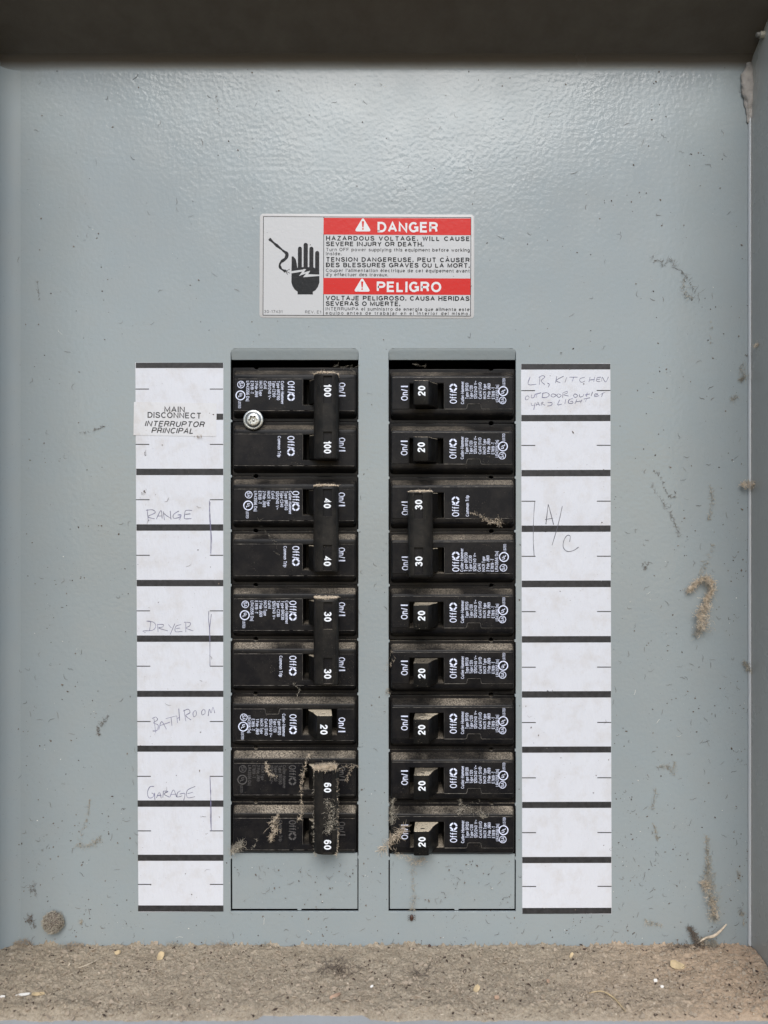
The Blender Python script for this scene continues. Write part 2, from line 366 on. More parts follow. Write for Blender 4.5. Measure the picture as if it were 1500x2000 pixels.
def dust_mat(name, a, b_, c_):
    m, n, l, b = nt(name)
    g = n.new('ShaderNodeNewGeometry'); pos = g.outputs['Position']
    x = M_mix(n, l, M_range(n, l, M_noise(n, l, pos, 900, 5, 0.75), 0.35, 0.65), a, b_)
    x = M_mix(n, l, M_range(n, l, M_noise(n, l, pos, 2600, 3, 0.6), 0.58, 0.72), x, c_)
    x = M_mix(n, l, M_range(n, l, M_noise(n, l, pos, 70, 5, .65), 0.45, 0.72, 0, .55), x, (0.30, 0.24, 0.17))
    sp = n.new('ShaderNodeSeparateXYZ'); l.new(pos, sp.inputs[0])
    warm_glow = M_math(n, l, 'MULTIPLY', M_range(n, l, sp.outputs['X'], 0.07, 0.17), M_range(n, l, M_noise(n, l, pos, 30, 2), 0.3, 0.6, 0.3, 0.8))  # orange light glow at the right end, painted into the dust colour
    x = M_mix(n, l, warm_glow, x, (0.62, 0.43, 0.29))
    l.new(x, b.inputs['Base Color']); b.inputs['Roughness'].default_value = 0.95; b.inputs['Specular IOR Level'].default_value = 0.1
    bp = n.new('ShaderNodeBump'); bp.inputs['Strength'].default_value = 1.0; bp.inputs['Distance'].default_value = 0.0006
    l.new(M_noise(n, l, pos, 1500, 5, 0.7), bp.inputs['Height']); l.new(bp.outputs[0], b.inputs['Normal'])
    return m
m_dust = dust_mat('settled_dust', (0.53, 0.445, 0.335), (0.31, 0.25, 0.18), (0.62, 0.535, 0.41))
m_crumb_l = simple('crumbs_pale', (0.56, 0.475, 0.36), 0.9, spec=0.1)
m_crumb_m = simple('crumbs_brown', (0.40, 0.325, 0.245), 0.9, spec=0.1)
m_crumb_d = simple('crumbs_dark', (0.07, 0.05, 0.04), 0.9, spec=0.1)
m_web = simple('web_fibre', (0.60, 0.50, 0.38), 0.9, spec=0.1, var=0.3, vscale=600)
m_webd = simple('web_fibre_dark', (0.16, 0.13, 0.105), 0.9, spec=0.1, var=0.3, vscale=600)
m_webg = simple('web_fibre_grey', (0.40, 0.36, 0.29), 0.9, spec=0.1, var=0.3, vscale=600)
m_chip = simple('wood_chip', (0.50, 0.38, 0.22), 0.8, var=0.25, vscale=400)
m_chipr = simple('bark_chip', (0.38, 0.25, 0.17), 0.8, var=0.3, vscale=400)
m_chipw = simple('pale_chip', (0.75, 0.72, 0.66), 0.7, var=0.1, vscale=400)
m_bug = simple('insect', (0.06, 0.025, 0.015), 0.4)

# ------------------------------------------------------------------ enclosure box (walls, hood, ledge)
XL, XR = -748.0, 716.0        # inner faces of the side walls
ZT, ZB = 879.0, -856.0        # hood line and ledge on the cover plane
DEP = 272.0                   # how far the box stands out
KH = 0.52                     # rise of the hood
HD = 118.0                    # how far the hood stands out
SD = 430.0                    # how far the side walls stand out
enc = tag(empty('panel_enclosure', P(750, 1000, 0)), 'grey steel panel box with dark sloping hood and dusty ledge, framing the cover plate', 'electrical panel')
T = 7
def wall(name, prof_xz, x0, x1, mat):
    mb = MB(); n = len(prof_xz)
    mb.add([(x0, u, o) for u, o in prof_xz]+[(x1, u, o) for u, o in prof_xz],
           [tuple(range(n)), tuple(range(2*n-1, n-1, -1))]+[((i+1) % n, i, n+i, n+(i+1) % n) for i in range(n)])
    return mb.build(name, mat, enc, recalc=True)
side = [(ZB-20, -260), (ZB-20, SD), (ZT+KH*HD+8, SD), (ZT+KH*HD+8, HD), (ZT+8, 0), (ZT+8, -260)]
wall('side_wall', side, XL-T, XL, m_box)
wall('side_wall', side, XR, XR+T, m_box)
hood = [(ZT+1, -258), (ZT+1, -1), (ZT-22, -1)]
_th = math.atan(KH); _r = 30.0; _t = _r*math.tan((math.pi/2-_th)/2)
bend_ = []
for i in range(13):      # rounded bend between the cover plane and the hood
    a = (math.pi/2-_th)*i/12; bend_.append((ZT-_t+_r*math.sin(a), 0.04+_r*(1-math.cos(a))))
hood = [(ZT+1, -258), (ZT+1, 0), bend_[-1]]
hood += [(ZT+KH*(HD-2), HD-2), (ZT+KH*(HD-2)+T-1, HD-2), (ZT+T-1, -1), (ZT+T-1, -258)]
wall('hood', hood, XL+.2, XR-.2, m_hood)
for _p in enc.children[-1].data.polygons: _p.use_smooth = True
enc.children[-1].data.set_sharp_from_angle(angle=R(25))
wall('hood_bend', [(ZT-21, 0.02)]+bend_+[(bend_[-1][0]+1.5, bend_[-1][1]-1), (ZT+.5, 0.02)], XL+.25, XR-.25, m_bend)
for _p in enc.children[-1].data.polygons: _p.use_smooth = True
enc.children[-1].data.set_sharp_from_angle(angle=R(25))
# ledge with a rolled front lip
lip = [(ZB, -20), (ZB, DEP-30)]
for i in range(7):
    a = R(90*i/6); lip.append((ZB+8-8*math.cos(a)+0*i, DEP-30+14*math.sin(a)*1.6))
outer = [(u-6, o+(2 if i > 2 else 0)) for i, (u, o) in enumerate(lip)]
top = lip+[(lip[-1][0]+2, lip[-1][1]+3)]
wall('ledge', [(ZB, -20), (ZB, DEP-26), (ZB+2.5, DEP-14), (ZB+7, DEP-6), (ZB+9, DEP+2), (ZB+8, DEP+10), (ZB-4, DEP+14), (ZB-30, DEP+14), (ZB-30, DEP+8), (ZB-8, DEP-2), (ZB-7, -20)], XL+.3, XR-.3, m_lip)
b = MB(); b.box(XL, XR, ZB-10, ZT+6, -262, -258); b.build('back_wall', m_dark, enc)
# seam beads in the corners of the box
def bead(x, r, z0, z1, sgn, mat):
    mb = MB(); loops = []
    n = 60
    for i in range(n+1):
        z = z0+(z1-z0)*i/n
        wob = 0.5*noise.noise(Vector((z*0.02, x, 0)))
        L = []
        rr = r+wob
        for j in range(9):
            a = R(-90+180*j/8+(0 if sgn > 0 else 180))
            L.append((x+sgn*0.3-sgn*abs(math.cos(a))*rr*0.0-sgn*rr*0.55+math.cos(a+math.pi/2)*rr*0.55, z, 0.2+abs(math.cos(a))*rr))
        loops.append(L)
    mb.loft(loops, False, False)
    return mb.build('corner_seam', mat, enc, smooth='all', recalc=True)
bead(XR+.5, 6.0, -845, 812, 1, m_bead)
mb = MB(); arc = [(XL-.5, 0), ]+[(XL+.3+38*(1-math.sin(R(90-a))), .02+38*(1-math.sin(R(a)))) for a in range(0, 91, 5)]+[(XL+38, -.5)]
mb.loft([[(x, z, o) for x, o in arc] for z in (-846, -400, 0, 400, 862)], True, True)
mb.build('corner_seam', paint('seam_matt', GREY, 0.6, 0.5, 1.2), enc, smooth=60, recalc=True)

# ------------------------------------------------------------------ cover plate with two breaker openings
BL = [717, 822, 930, 1036.5, 1143, 1249.5, 1356, 1463, 1569, 1675]
BR = [719, 825.5, 933, 1038, 1143, 1252, 1359, 1466, 1572, 1677]
cov = tag(empty('cover_plate', P(750, 1000, 0)), 'flat grey painted steel cover plate with two tall openings full of black breakers', 'panel cover')
def U(px, py): return (px-750, 1000-py)
def opening(x0, x1, y0, y1, B):
    pts = []
    r = 9
    for i in range(6):
        a = R(180-90*i/5); pts.append((x0+r+r*math.cos(a), y0+r-r*math.sin(a)))
    for i in range(6):
        a = R(90-90*i/5); pts.append((x1-r+r*math.cos(a), y0+r-r*math.sin(a)))
    for y in B[1:]:
        k = random.uniform(1.6, 3.0); pts += [(x1, y-3.5), (x1-k, y-2), (x1-k, y+1.5), (x1, y+3)]
    pts += [(x1, y1), (x0, y1)]
    for y in reversed(B[1:]):
        k = random.uniform(1.6, 3.0); pts += [(x0, y+3.5), (x0+k, y+2), (x0+k, y-1.5), (x0, y-3)]
    return [U(*p) for p in pts]
OPEN = [(450.5, 700, 681, 1780.5, BL), (759, 1007.5, 681, 1780.5, BR)]
outer = [(XL+.4, ZB-6), (XR-.4, ZB-6), (XR-.4, ZT-_t), (XL+.4, ZT-_t)]
vs, fs = flat_mesh([outer]+[opening(*o) for o in OPEN], 3.0, 0.8, 1)
mb = MB(); mb.add([(x, y, z-3.0) for x, y, z in vs], fs); mb.build('sheet', m_cover, cov, smooth=30)
for (x0, x1, y0, y1, B) in OPEN:
    # bent-in top flange of the opening
    mb = MB(); rows = [(0.0, 0.2), (1.5, -0.2), (5, -2.2), (10, -6.0), (15, -10.0), (19, -13.2), (20.6, -14.6), (20.8, -17), (19.5, -17.5), (3, -5)]
    loops = []
    for dy, h in rows:
        ins = 0.6 if dy > 3 else 3.5-dy
        L = []
        for i in range(25):
            t = i/24; x = x0+ins+(x1-x0-2*ins)*t
            L.append((*U(x, y0+dy+max(0, (1-min(t, 1-t)*24))*1.2*(dy < 6)), h*0.45))
        loops.append(L)
    for i in range(len(loops)-1):
        mb.add(loops[i]+loops[i+1], [(j, j+1, 25+j+1, 25+j) for j in range(24)])
    mb.build('flange', m_cover, cov, smooth=60, recalc=True)
    # blank plate still closing the bottom of the opening
    v2, f2 = flat_mesh([[U(x0+2.4, 1777.0), U(x1-120, 1777.0), U(x1-119, 1779.9), U(x1-112, 1779.9), U(x1-111, 1777.0), U(x1-1.8, 1777.0), U(x1-1.8, B[-1]-8), U(x0+2.4, B[-1]-8)]], 2.6, 0.9, 2)
    mb = MB(); mb.add([(x, y, z-4.4-1.8*(y+675)/-100.0) for x, y, z in v2], f2); mb.build('knockout_plate', m_cover, cov, smooth=30)

# ------------------------------------------------------------------ breakers
HF = 9.0       # height of the raised face over the cover
HB = -9.0      # height of the base shoulders
def case_mesh():
    mb = MB()
    def notch(yc, s):
        return [(-77+4.5*math.cos(R(a)), yc-s*3.5*math.sin(R(a))) for a in range(0, 181, 30)]
    out = [(-123.5, 53), (-84, 53)]+[(x, y) for x, y in reversed(notch(53, 1))]+[(123.5, 53), (123.5, -53)]+notch(-53, -1)+[(-123.5, -53)]
    v, f = flat_mesh([out, [(16, -24), (85.3, -24), (85.3, 29), (16, 29)]], 40, 0.9, 1)
    mb.add([(x, y, z+HB-40) for x, y, z in v], f)
    Ls = [rrect(-121.5, 121.5, -47.5, 47.5, 7, HB-1), rrect(-120.5, 120.8, -45, 45, 7, HB+5), rrect(-119.4, 120, -40.5, 40.5, 6, HF-5.5),
          rrect(-118.6, 119.5, -38.6, 38.6, 5.5, HF-2.2), rrect(-117.5, 118.5, -36.8, 36.8, 5, HF-0.6), rrect(-115.8, 117, -35, 35, 4, HF)]
    sl = [rrect(17, 84, -22.5, 27.5, 0.8, HF), rrect(17.3, 83.5, -22, 27, 0.8, HF-1), rrect(17.3, 83.5, -22, 27, 0.8, HF-70)]
    mb.loft(Ls+sl, cap0=False)
    return mb.mesh('case', 40)
def plate_mesh(single):
    a = [(-116.5, 27), (-57, 27), (-55.5, 25.5), (-54.5, 18), (-53, 17), (-30, 17), (-28.5, 18), (-27.5, 25.5), (-26, 27), (16.2, 27)] if single else [(-116.5, 27.5), (16.2, 27.5)]
    out = a+[(16.2, -23.3), (84.8, -23.3), (84.8, 27.3), (117.5, 27.3), (117.5, -33), (-116.5, -33)]
    v, f = flat_mesh([out], 0.9, 0.45, 1)
    mb = MB(); mb.add([(x, y, z+HF+0.5) for x, y, z in v], f)
    return mb.mesh('label_plate', 30)
def handle_mesh():
    prof = [(27.5, HF-24), (28, HF-4), (29.5, HF+2), (34, HF+9), (40, HF+21), (45.5, HF+38), (49.5, HF+46.5), (74.5, HF+47.5), (77.5, HF+45.5), (71.5, HF-24)]
    hole = [(60+4.2*math.cos(R(t)), HF+30+3.4*math.sin(R(t))) for t in range(0, 360, 30)]
    v, f = flat_mesh([prof, hole], 23.2, 1.3, 2)
    # profile plane (x, out) -> thickness runs along up
    mb = MB(); mb.add([(x, -z+1.8, y) for x, y, z in v], f)
    return mb.mesh('handle', 40, recalc=True)
def tie_mesh():
    def ring(y, d, s=1.0, dz=0.0):
        pr = [(39, HF+14), (41.5, HF+38), (44.5, HF+45), (50, HF+49.5), (57, HF+52.5), (60, HF+53), (60, HF+53-d), (77, HF+53-d), (77, HF+53), (80, HF+52.6), (84.5, HF+49.5), (87, HF+43), (88, HF+14)]
        return [(63.5+(x-63.5)*s, y, HF+12+(z-HF-12)*s+dz) for x, z in pr]
    mb = MB()
    R_ = [ring(86, 0, .90), ring(84.6, 0, .965), ring(82.5, 0, .99), ring(80.5, 0), ring(80.3, 0), ring(80.2, 5), ring(28.6, 5), ring(28.5, 0), ring(-25, 0), ring(-25.1, 5), ring(-73.8, 5), ring(-74, 0), ring(-75.5, 0, .985), ring(-76.8, 0, .95)]
    mb.loft(R_)
    return mb.mesh('handle_tie', 28, recalc=True)
me_case, me_plate1, me_plate2, me_handle, me_tie = case_mesh(), plate_mesh(True), plate_mesh(False), handle_mesh(), tie_mesh()
for me, m in ((me_case, m_black), (me_plate1, m_plate), (me_plate2, m_plate), (me_handle, m_handle), (me_tie, m_tie)): me.materials.append(m)
me_tie.materials.append(m_plate)
for p in me_tie.polygons:
    if abs(-p.center.y/S-(HF+48)) < 0.3 and 60 < p.center.x/S < 77: p.material_index = 1

def seam_mesh(single):
    mb = MB(); z = HF+1.0
    lines = [[(-116.5, -33.5), (84, -33.5), (117, -33.5)], [(16.6, 27.8), (16.6, -23.0)]]
    lines.append([(-116.5, 27.6), (-57, 27.6), (-55.2, 25.8), (-54, 18.6), (-52.6, 17.6), (-30.4, 17.6), (-28.8, 18.6), (-27.2, 25.8), (-25.6, 27.6), (16, 27.6)] if single else [(-116.5, 28), (16, 28)])
    for k, L in enumerate(lines):
        P_ = []
        for a, c in zip(L, L[1:]):
            n = max(1, int(math.hypot(c[0]-a[0], c[1]-a[1])/7))
            P_ += [(a[0]+(c[0]-a[0])*i/n, a[1]+(c[1]-a[1])*i/n) for i in range(n)]
        P_.append(L[-1])
        for i in range(len(P_)-1):
            w = max(0, (0.75 if k != 1 else .5)*(0.75+1.3*noise.noise(Vector((P_[i][0]*.07, k*9.3, single*5)))))
            if w > .12: mb.ribbon([P_[i], P_[i+1]], w, z+0.95+.002*i)
    return mb.mesh('seam_dust')
me_seam1, me_seam2 = seam_mesh(True), seam_mesh(False)
m_seam = simple('seam_dust', (0.17, 0.155, 0.135), 0.8, var=.5, vscale=700)
for me in (me_seam1, me_seam2): me.materials.append(m_seam)
def fr(bx, by):    # text reading downwards, letter tops to the right: (along, height) -> (x, up)
    return lambda tx, ty: (bx+ty, -(by+tx))
def ring2(mb, cx, cy, r0, r1, h, n=20, a0=0, a1=360):
    for i in range(n):
        a = R(a0+(a1-a0)*i/n); c = R(a0+(a1-a0)*(i+1)/n)
        mb.add([(cx+r0*math.cos(a), cy+r0*math.sin(a), h), (cx+r1*math.cos(a), cy+r1*math.sin(a), h), (cx+r1*math.cos(c), cy+r1*math.sin(c), h), (cx+r0*math.cos(c), cy+r0*math.sin(c), h)], [(0, 1, 2, 3)])
HT = HF+1.75
def off_on(mb, bx, y0, y1, ox, oy0, oy1, yc=0):
    L = (y1-y0)
    text(mb, 'Off/', 0, 0, 14.5, HT, length=L*0.64, bold=0.155, frame=fr(bx, yc+y0))
    cy = -(yc+y0+L*0.82)
    for q in range(4): ring2(mb, bx+7.3, cy, 4.3, 7.6, HT, 5, q*90+8, q*90+82)
    text(mb, 'On/', 0, 0, 13.5, HT, length=(oy1-oy0)*0.74, bold=0.16, frame=fr(ox, yc+oy0))
    text(mb, 'I', 0, 0, 13.5, HT, bold=0.19, frame=fr(ox, yc+oy1-4))
def small(mb, dx, rows, logo, yc=0):
    for s, bx, y0, y1 in rows:
        text(mb, s, 0, 0, 6.2, HT, length=y1-y0, bold=0.15, frame=fr(bx+dx, yc+y0))
    (sx, sy), (ux, uy), (lx, ly0, ly1) = logo
    sx += dx; ux += dx; lx += dx
    ring2(mb, sx, -(yc+sy), 6.0, 7.2, HT)
    text(mb, 'SA', 0, 0, 7.0, HT, length=9.5, bold=0.15, frame=fr(sx-3.4, yc+sy-4.8))
    ring2(mb, ux, -(yc+uy), 7.6, 9.6, HT, 24)
    text(mb, 'U', 0, 0, 6.5, HT, length=4.2, bold=0.2, frame=fr(ux-2, yc+uy-4.6))
    text(mb, 'L', 0, 0, 6.5, HT, length=3.6, bold=0.2, frame=fr(ux-4, yc+uy+0.8))
    text(mb, 'LISTED', 0, 0, 5.4, HT, length=ly1-ly0, bold=0.15, frame=fr(lx, yc+ly0))
def letter_single():
    mb = MB()
    rows = [('Cutler-Hammer', -22, -18, 26), ('Type BR120', -30.6, -8, 23), ('Type C120', -39, -8, 18), ('120/240 V~', -47.4, -8, 27), ('Cu/Al SWD', -56.3, -8, 24),
            ('HACR Type', -65, -8, 21), ('1 Pole J969', -73.4, -8, 22), ('E7819 -T', -81.8, -8, 15), ('LR43556 Dsj', -89.4, -14, 19)]
    small(mb, 0, rows, ((-96.7, -11), (-98, 7), (-102, 18, 32)))
    off_on(mb, -8.4, -17, 21, 87, -11, 19)
    return [mb.mesh('lettering')]
def letter_double(model, type2, dx, odx, extra=0):
    mb = MB()
    rows = [('Cutler-Hammer', -26, -24, 21), ('Type '+model, -34, -24, 13), ('Type '+type2, -42.5, -24, 7), ('120/240 V~', -51, -24, 12), ('Cu/Al', -59.5, -24, -9),
            ('HACR Type', -68, -24, 5), ('2 Pole J969', -76.5, -24, 7), ('E7819 -T', -85, -24, 1), ('LR43556 Dsj', -93.5, -24, 15)]
    small(mb, dx, rows, ((-103.6, -17), (-104.6, 4), (-109, 15, 29)))
    off_on(mb, -13.5+odx, -24, 14, 86, -21, 7)
    m2 = MB(); off_on(m2, -13.5+odx, -24, 14, 86, -21, 7)
    text(m2, 'Common Trip', 0, 0, 6.2, HT, length=41, bold=0.15, frame=fr(-32+odx*0.9+extra, -24))
    return [mb.mesh('lettering'), m2.mesh('lettering')]
def number_mesh(s, ys, on_tie):
    out = []; L = {2: 18.5, 3: 24}[len(s)]
    for y in ys:
        mb = MB(); text(mb, s, 0, 0, 14.5, (HF+48.35) if on_tie else (HF+47.75), length=L, bold=0.22, frame=fr(60.8 if on_tie else 55, y-L/2))
        if not on_tie:        # the single handle's end face leans very slightly
            mb.v = [(v[0], v[1], HF+46.5+(v[0]-49.5)*0.04+0.35+(v[2]-HF-47.75)) for v in mb.v]
        out.append(mb.mesh('handle_number'))
    return out
def dust_ridge(w, seed):
    random.seed(seed); mb = MB()
    for _ in range(520):
        x = random.gauss(0, .5); x = max(-1, min(1, x))*random.random()**.3 if abs(x) > 1 else random.uniform(-1, 1)
        top = (1-x*x)**.4; z = HF+16+random.uniform(0, 37)*top
        flake(mb, (63.5+x*w, 86.5+random.uniform(-2, 2.2)*top, z), random.uniform(.6, 1.7), .6, 1.4)
    for _ in range(60):
        x = random.uniform(-1, 1); fibre(mb, (63.5+x*w, 87, HF+16+random.uniform(5, 37)*(1-x*x)**.4), random.uniform(3, 8), .22, 1)
    return mb.mesh('dust_ridge')

def flake(mb, c, s, flat=0.4, elong=1.0, up=None):
    n = Vector((random.gauss(0, 1), random.gauss(0, 1), random.gauss(0, 1))).normalized()
    if up is not None: n = (n*0.6+Vector(up)).normalized()
    a = n.orthogonal().normalized(); a = (Matrix.Rotation(random.uniform(0, 6.28), 3, n) @ a); b_ = n.cross(a)
    k = random.choice((4, 5)); lo = []; hi = []
    for i in range(k):
        t = 2*math.pi*i/k+random.uniform(-.4, .4); r = s*random.uniform(0.6, 1.1)
        p = Vector(c)+a*math.cos(t)*r*elong+b_*math.sin(t)*r
        lo.append(p-n*s*flat*.5); hi.append(p+n*s*flat*.5*random.uniform(.5, 1.4))
    mb.loft([lo, hi])
def fibre(mb, c, L, r, bend=1.0, d=None, seg=5):
    p = Vector(c); d = Vector(d) if d is not None else Vector((random.gauss(0, 1), random.gauss(0, 1), random.gauss(0, .5)))
    d.normalize(); pts = [tuple(p)]
    for i in range(seg):
        d = (d+Vector((random.gauss(0, 1), random.gauss(0, 1), random.gauss(0, .6)))*0.35*bend).normalized()
        p = p+d*(L/seg); pts.append(tuple(p))
    mb.tube(pts, r, 3)

def make_breaker(name, x, ys, right, label, kind, letters, number, lmat=m_print, group=None, ridge=0):
    cy = sum(ys)/len(ys)
    t = empty(name, P(x, cy, 0)); tag(t, label, 'circuit breaker', group)
    rr_ = random.Random(int(cy)+int(right)*7); t.location = P(x+rr_.uniform(-.7, .7), cy+rr_.uniform(-.5, .5), rr_.uniform(-1.2, .8))
    t.rotation_euler = (rr_.gauss(0, .004), (math.pi if right else 0)+R(rr_.gauss(0, .16)), rr_.gauss(0, .004))
    offs = (53.4, -53.4) if kind == 2 else (0,)
    hands = []
    for k, yo in enumerate(offs):
        L = (0, 0, yo*S)
        put('case', me_case, None, t, L); pl = put('label_plate', me_plate2 if kind == 2 else me_plate1, None, t, L); hands.append(put('handle', me_handle, None, t, L))
        put('lettering', letters[k], lmat, pl); put('seam_dust', me_seam2 if kind == 2 else me_seam1, None, pl)
    if kind == 2:
        tie = put('handle_tie', me_tie, None, t)
        for nm in number: put('handle_number', nm, m_handno, tie)
        if ridge:
            me = dust_ridge(23, ridge)
            if right:
                for v in me.vertices: v.co.z = -v.co.z+9.5*S
            put('dust_ridge', me, m_web, tie)
    else: put('handle_number', number[0], m_handno, hands[0])
    return t

L1 = letter_single(); N20 = number_mesh('20', [1.5], False)
mid = lambda B, i, n=1: [(B[i]+B[i+1])/2+0.0] if n == 1 else [(B[i]+B[i+1])/2, (B[i+1]+B[i+2])/2]
gD = 'double breakers in the two columns'; gS = 'single breakers in the right-hand column'
LX, RX = 575.2, 883.3
make_breaker('double_pole_breaker', LX, mid(BL, 0, 2), False, 'black double breaker marked 100, topmost in the left column', 2, letter_double('BR2100', 'C2100', 0, 0), number_mesh('100', [-53, 54], True), group=gD, ridge=62)
make_breaker('double_pole_breaker', LX, mid(BL, 2, 2), False, 'black double breaker with joined handles marked 40, below the breaker marked 100', 2, letter_double('BR240', 'C240', 16, 10, 3), number_mesh('40', [-53, 56], True), group=gD, ridge=63)
make_breaker('double_pole_breaker', LX, mid(BL, 4, 2), False, 'black double breaker marked 30 in the left column, beside the handwritten word DRYER', 2, letter_double('BR230', 'C230', 9, 4), number_mesh('30', [-52, 56], True), group=gD, ridge=64)
make_breaker('single_pole_breaker', LX, mid(BL, 6), False, 'black single breaker marked 20, the only single one in the left column', 1, L1, N20, group='single breakers')
make_breaker('double_pole_breaker', LX, mid(BL, 7, 2), False, 'very dusty double breaker marked 60 with faded lettering, bottom of the left column', 2, letter_double('BR260', 'C260', 4, 3), number_mesh('60', [-49, 59], True), m_faded, group=gD)
N30r = number_mesh('30', [-55, 52], True)
make_breaker('double_pole_breaker', RX, mid(BR, 2, 2), True, 'black double breaker marked 30 in the right column, beside the handwritten A/C', 2, letter_double('BR230', 'C230', 6, 1), N30r, group=gD, ridge=65)
slab = {0: 'black single breaker marked 20, topmost in the right column beside the handwritten KITCHEN',
        1: 'black single breaker marked 20 just above the double breaker of the right column',
        4: 'black single breaker marked 20 directly below the double breaker of the right column',
        5: 'black single breaker marked 20, second below the double breaker of the right column',
        6: 'black single breaker marked 20, third from the bottom of the right column',
        7: 'dusty black single breaker marked 20, second from the bottom of the right column',
        8: 'dusty single breaker marked 20 with cobweb at its left end, lowest in right column'}
for i in (0, 1, 4, 5, 6, 7, 8):
    make_breaker('single_pole_breaker', RX, mid(BR, i), True, slab[i], 1, L1, N20, group='single breakers')

# ------------------------------------------------------------------ screw over the first double breaker
sc_ = tag(empty('screw', P(495.5, 821, 6)), 'shiny zinc screw with star-shaped socket over the left end of the top left breaker', 'screw')
def circ(r, z, n=72, star=0.0): return [(r*(1+star*math.cos(6*2*math.pi*i/n))*math.cos(2*math.pi*i/n), r*(1+star*math.cos(6*2*math.pi*i/n))*math.sin(2*math.pi*i/n), z) for i in range(n)]
mb = MB()
mb.loft([circ(17.5, -14), circ(17.5, 4), circ(19.2, 4.6), circ(19.6, 6), circ(19.3, 7.4), circ(18, 8.2), circ(16.2, 8.3), circ(15.2, 7.6), circ(14.6, 7.9), circ(13.5, 9.4), circ(11.8, 10.4), circ(10, 10.8), circ(7.7, 10.9, star=.17), circ(7.3, 10.4, star=.17), circ(6.9, 3, star=.17)])
mb.build('head', m_zinc, sc_, smooth=35, recalc=True)
mb = MB(); mb.loft([circ(2.8, 2.5, 16), circ(2.8, 5, 16), circ(1.5, 6, 16)]); mb.build('socket_core', m_zinc, sc_, smooth=40)

# ------------------------------------------------------------------ circuit directory strips
def quad_sheet(mb, c, h0, h1, nx=1, ny=1):
    """c: four pixel corners tl,tr,br,bl"""
    tl, tr, br, bl = [U(*p) for p in c]
    mb.add([(*bl, h0), (*br, h0), (*tr, h0), (*tl, h0), (*bl, h1), (*br, h1), (*tr, h1), (*tl, h1)], [(3,2,1,0),(4,5,6,7),(0,1,5,4),(1,2,6,5),(2,3,7,6),(3,0,4,7)])
def hq(mb, x0, y0, x1, y1, h, sk=0.0):
    a, b_ = U(x0, y0), U(x1, y1)
    mb.add([(a[0], b_[1], h), (b_[0], b_[1]+sk, h), (b_[0], a[1]+sk, h), (a[0], a[1], h)], [(0, 1, 2, 3)])
def strokes(mb, data, x0, y0, k, w, h):
    for st in data:
        pts = [U(x0+x/k, y0+y/k) for x, y in st]
        pts = smooth_pts(pts, 5) if len(pts) > 2 else pts
        mb.ribbon(pts, w*random.uniform(0.85, 1.15), h); h += 0.004
def bars(mb, rows, xa, xb, slant=0.0):
    for i, (y0, y1) in enumerate(rows):
        t = (y0-710)/1070; hq(mb, xa+slant*t, y0, xb+0.5*t, y1, 0.85)

t1 = tag(empty('directory_strip', P(750, 1000, 0)), 'white paper strip left of the breakers with handwritten RANGE, DRYER, BATHROOM and GARAGE', 'paper label', 'paper strips beside the breakers')
mb = MB(); quad_sheet(mb, [(264.5, 708), (436.5, 709), (436, 1780), (270.5, 1781)], 0.05, 0.7); mb.build('paper', m_paper, t1)
mb = MB()
bars(mb, [(708.5, 719), (915.5, 928), (1024, 1036.5), (1132.5, 1145), (1241, 1253.5), (1349, 1361), (1456, 1468), (1563, 1575.5), (1669, 1681), (1768, 1780)], 265.5, 436, 4.5)
hq(mb, 264.8, 808, 436, 820, 0.85)
for y in (760, 868, 976, 1084.5, 1193, 1301, 1409, 1516, 1622.5, 1727):
    t = (y-710)/1070; hq(mb, 264.5+5.5*t, y-0.9, 291+5*t, y+0.9, 0.86); hq(mb, 410, y-0.9, 436, y+0.9, 0.86)
mb.build('printed_lines', m_bar, t1)
mb = MB()
RANGE = [[(145,420),(155,525)],[(135,430),(190,425),(215,450),(150,485),(210,503)],[(225,505),(265,430),(275,500)],[(235,480),(278,478)],[(285,440),(295,515)],[(288,455),(320,480),(350,498)],[(345,435),(352,508)],
  [(420,435),(375,465),(375,498),(425,490),(430,470)],[(410,470),(440,470),(425,510)],[(535,430),(480,432),(470,470),(472,502),(530,500)],[(475,465),(520,460)],
  [(684,345),(690,450),(695,550),(705,700),(697,812)],[(692,360),(684,450),(697,650),(694,800)],
  [(150,1390),(175,1400),(165,1475)],[(140,1390),(200,1400),(220,1435),(190,1470),(110,1475),(130,1490)],[(235,1415),(240,1485)],[(235,1420),(285,1420),(280,1440),(245,1450),(325,1475)],
  [(330,1420),(355,1450)],[(385,1412),(345,1505)],[(440,1420),(395,1435),(390,1480),(450,1480)],[(395,1455),(430,1450)],[(480,1405),(480,1485)],[(465,1400),(520,1405),(510,1435),(480,1450),(545,1475)],
  [(680,1305),(678,1380),(688,1500),(690,1780)],[(702,1330),(688,1450),(690,1560)]]
for part in (RANGE[:11], RANGE[11:13], RANGE[13:23], RANGE[23:]):
    mb = MB(); strokes(mb, part, 255, 900, 4.442, 1.35, 1.0); mb.build('handwriting', m_ink, t1)
